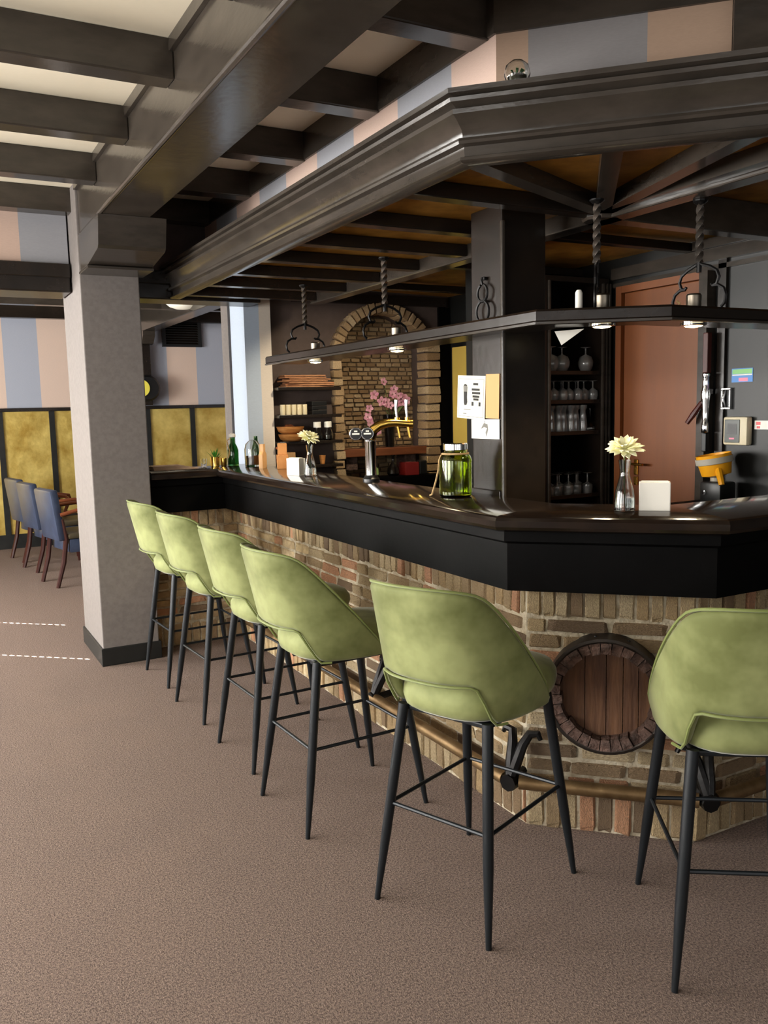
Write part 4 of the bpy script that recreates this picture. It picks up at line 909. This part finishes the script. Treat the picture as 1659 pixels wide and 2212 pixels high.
for kind, z, xs, nm, row in GS:
    me = glass_set(kind).mesh('drinking_glass', smooth=50); me.materials.append(M['glass_bar'])
    for k, x in enumerate(xs):
        o = bpy.data.objects.new(nm.replace(' ', '_'), me); COL.objects.link(o); o.location = (x, CY + .06 + .015 * (k % 2), z + .0005)
        o['label'] = 'upturned %s on the %s cabinet shelf, %s from the left' % (nm, row, ORD[k]); o['category'] = 'glass'; o['group'] = '%s row in the cabinet' % nm
    if kind != 'balloon':
        for k, x in enumerate(xs[:-1] if kind != 'goblet' else xs):
            o = bpy.data.objects.new(nm.replace(' ', '_'), me); COL.objects.link(o); o.location = (x + .02, CY + .17, z + .0005)
            o['label'] = 'back-row upturned %s on the %s cabinet shelf, %s from the left' % (nm, row, ORD[k]); o['category'] = 'glass'; o['group'] = '%s back row in the cabinet' % nm
sb = MB().lathe([(.026, 0), (.03, .03), (.012, .05), (.004, .06), (.004, .13), (.026, .134), (.001, .136)], 16, (3.618, CY + .075, SHZ[2] + .0005)).top('snifter', 'glass', 'single round snifter right of the tall glasses on the third cabinet shelf', 'glass', (3.618, CY + .075, SHZ[2] + .0005), smooth=50)

# ================================================================== right wall
def wallbox(name, m_, y0, y1, z0, z1, th, lab, cat, c=.0):
    return MB().box(XR - th, XR - .0005, y0, y1, z0, z1, c)
st = thing('sticker', 'blue and green sticker on the black right wall', 'sticker', (XR - .001, 3.0, 1.622))
MB().box(-.0015, 0, -.064, .064, -.034, .036).part('sheet', 'sticker_blue', st); MB().box(-.002, -.0016, -.06, .06, .008, .032).part('print', 'sticker_green', st); MB().box(-.002, -.0016, -.035, .02, -.03, -.012).part('print', 'sticker_pink', st); MB().box(-.002, -.0016, -.06, .06, .0, .006).part('print', 'paper_white', st)
tmn = thing('card_terminal', 'beige wall terminal with a dark screen on the right wall', 'terminal', (XR - .001, 3.0, 1.342))
MB().box(-.045, 0, -.072, .075, -.075, .07, .01).part('case', 'beige_plastic', tmn, smooth=40); MB().box(-.048, -.0452, -.03, .062, -.062, .056, .002).part('screen', 'screen_dark', tmn); MB().box(-.0492, -.0485, .0, .032, -.045, -.037).part('print', 'sticker_pink', tmn); MB().box(-.0488, -.0482, -.012, .045, -.02, .035).part('display', 'black_plastic', tmn)
st2 = thing('price_sticker', 'white sticker with red print right of the wall terminal', 'sticker', (XR - .001, 2.872, 1.37))
MB().box(-.0015, 0, -.06, .045, -.022, .022).part('sheet', 'paper_white', st2); MB().box(-.002, -.0016, .01, .035, .0, .016).part('print', 'sticker_red', st2); MB().box(-.002, -.0016, .012, .032, -.018, -.006).part('print', 'sticker_red', st2)
op = thing('lever_corkscrew', 'wall corkscrew with chrome body and dark red lever beside the door', 'corkscrew', (XR - .07, 3.17, 1.33))
MB().box(-.012, .02, -.016, .016, .312, .52, .004).part('back_bar', 'lever_red', op); MB().box(-.01, .02, -.014, .014, -.10, -.002, .004).part('lower_bar', 'black_plastic', op)
MB().lathe([(.018, 0), (.02, .005), (.018, .05), (.014, .06), (.018, .11), (.022, .17), (.026, .2), (.018, .24), (.017, .29), (.021, .3), (.019, .31)], 16).part('body', 'chrome', op, smooth=40)
MB().tube([(-.01, .015, .16), (-.03, .05, .1), (-.04, .085, .05)], [.012, .016, .012], 8).part('lever', 'lever_red', op, smooth=True)
MB().tube([(0, 0, .17), (-.01, .02, .155)], .012, 8).part('pivot', 'chrome', op, smooth=True)
MB().box(.0, .069, -.012, .012, .2, .23, .003).part('wall_arm', 'chrome', op)
op.scale = (1, 1, 1)
cbk = thing('chrome_bracket', 'square chrome wall bracket right of the corkscrew', 'bracket', (XR - .001, 3.085, 1.45))
for a in ((-.03, .03, .0, .012), (-.03, .03, .1, .112), (-.03, -.02, .0121, .0999), (.02, .03, .0121, .0999)): MB().box(-.02, 0, a[0], a[1], a[2], a[3], .002).part('frame', 'chrome', cbk)
MB().tube([(-.025, 0, .012), (-.04, 0, .055), (-.025, 0, .1)], .008, 8).part('grip', 'chrome', cbk, smooth=True)
# juicer with a yellow hopper on the back counter
jc = thing('ice_crusher', 'dark appliance with a yellow handled hopper on the back counter', 'appliance', (3.58, 3.02, .971))
MB().box(-.06, .06, -.075, .055, 0, .115, .012).part('body', 'black_plastic', jc, smooth=40)
MB().lathe([(.012, -.001), (.012, .008), (.001, .009)], 12).xf(Matrix.Translation((-.06, .02, .06)) @ Matrix.Rotation(-math.pi / 2, 4, 'Y')).part('knob', 'chrome', jc)
MB().lathe([(.03, .116), (.03, .135)], 16).part('neck', 'grey_plastic', jc, smooth=30)
RH = Matrix.Translation((0, 0, .15)) @ Matrix.Rotation(-.12, 4, 'X') @ Matrix.Rotation(-.12, 4, 'Y')
MB().lathe([(.03, -.012), (.072, .0), (.085, .075), (.087, .105), (.083, .105), (.081, .075), (.068, .006), (.001, .003)], 28).xf(RH).part('hopper', 'funnel_yellow', jc, smooth=30)
MB().lathe([(.0885, .058), (.091, .06), (.0925, .09), (.0885, .09)], 28, closed=True).xf(RH).part('band', 'grey_plastic', jc, smooth=30)
MB().tube([(-.04, -.05, .03), (-.075, -.085, -.02), (-.08, -.09, -.045)], [.018, .016, .014], 8).xf(RH).part('handle', 'funnel_yellow', jc, smooth=True)
MB().lathe([(.02, 0), (.055, .005), (.05, .03), (.012, .07), (.01, .09), (.008, .09), (.009, .07), (.046, .03), (.05, .008), (.001, .004)], 20, (2.86, 2.03, ZT)).top('glass_funnel', 'glass', 'small clear glass funnel at the right end of the bar top', 'funnel', (2.86, 2.03, ZT), smooth=True)
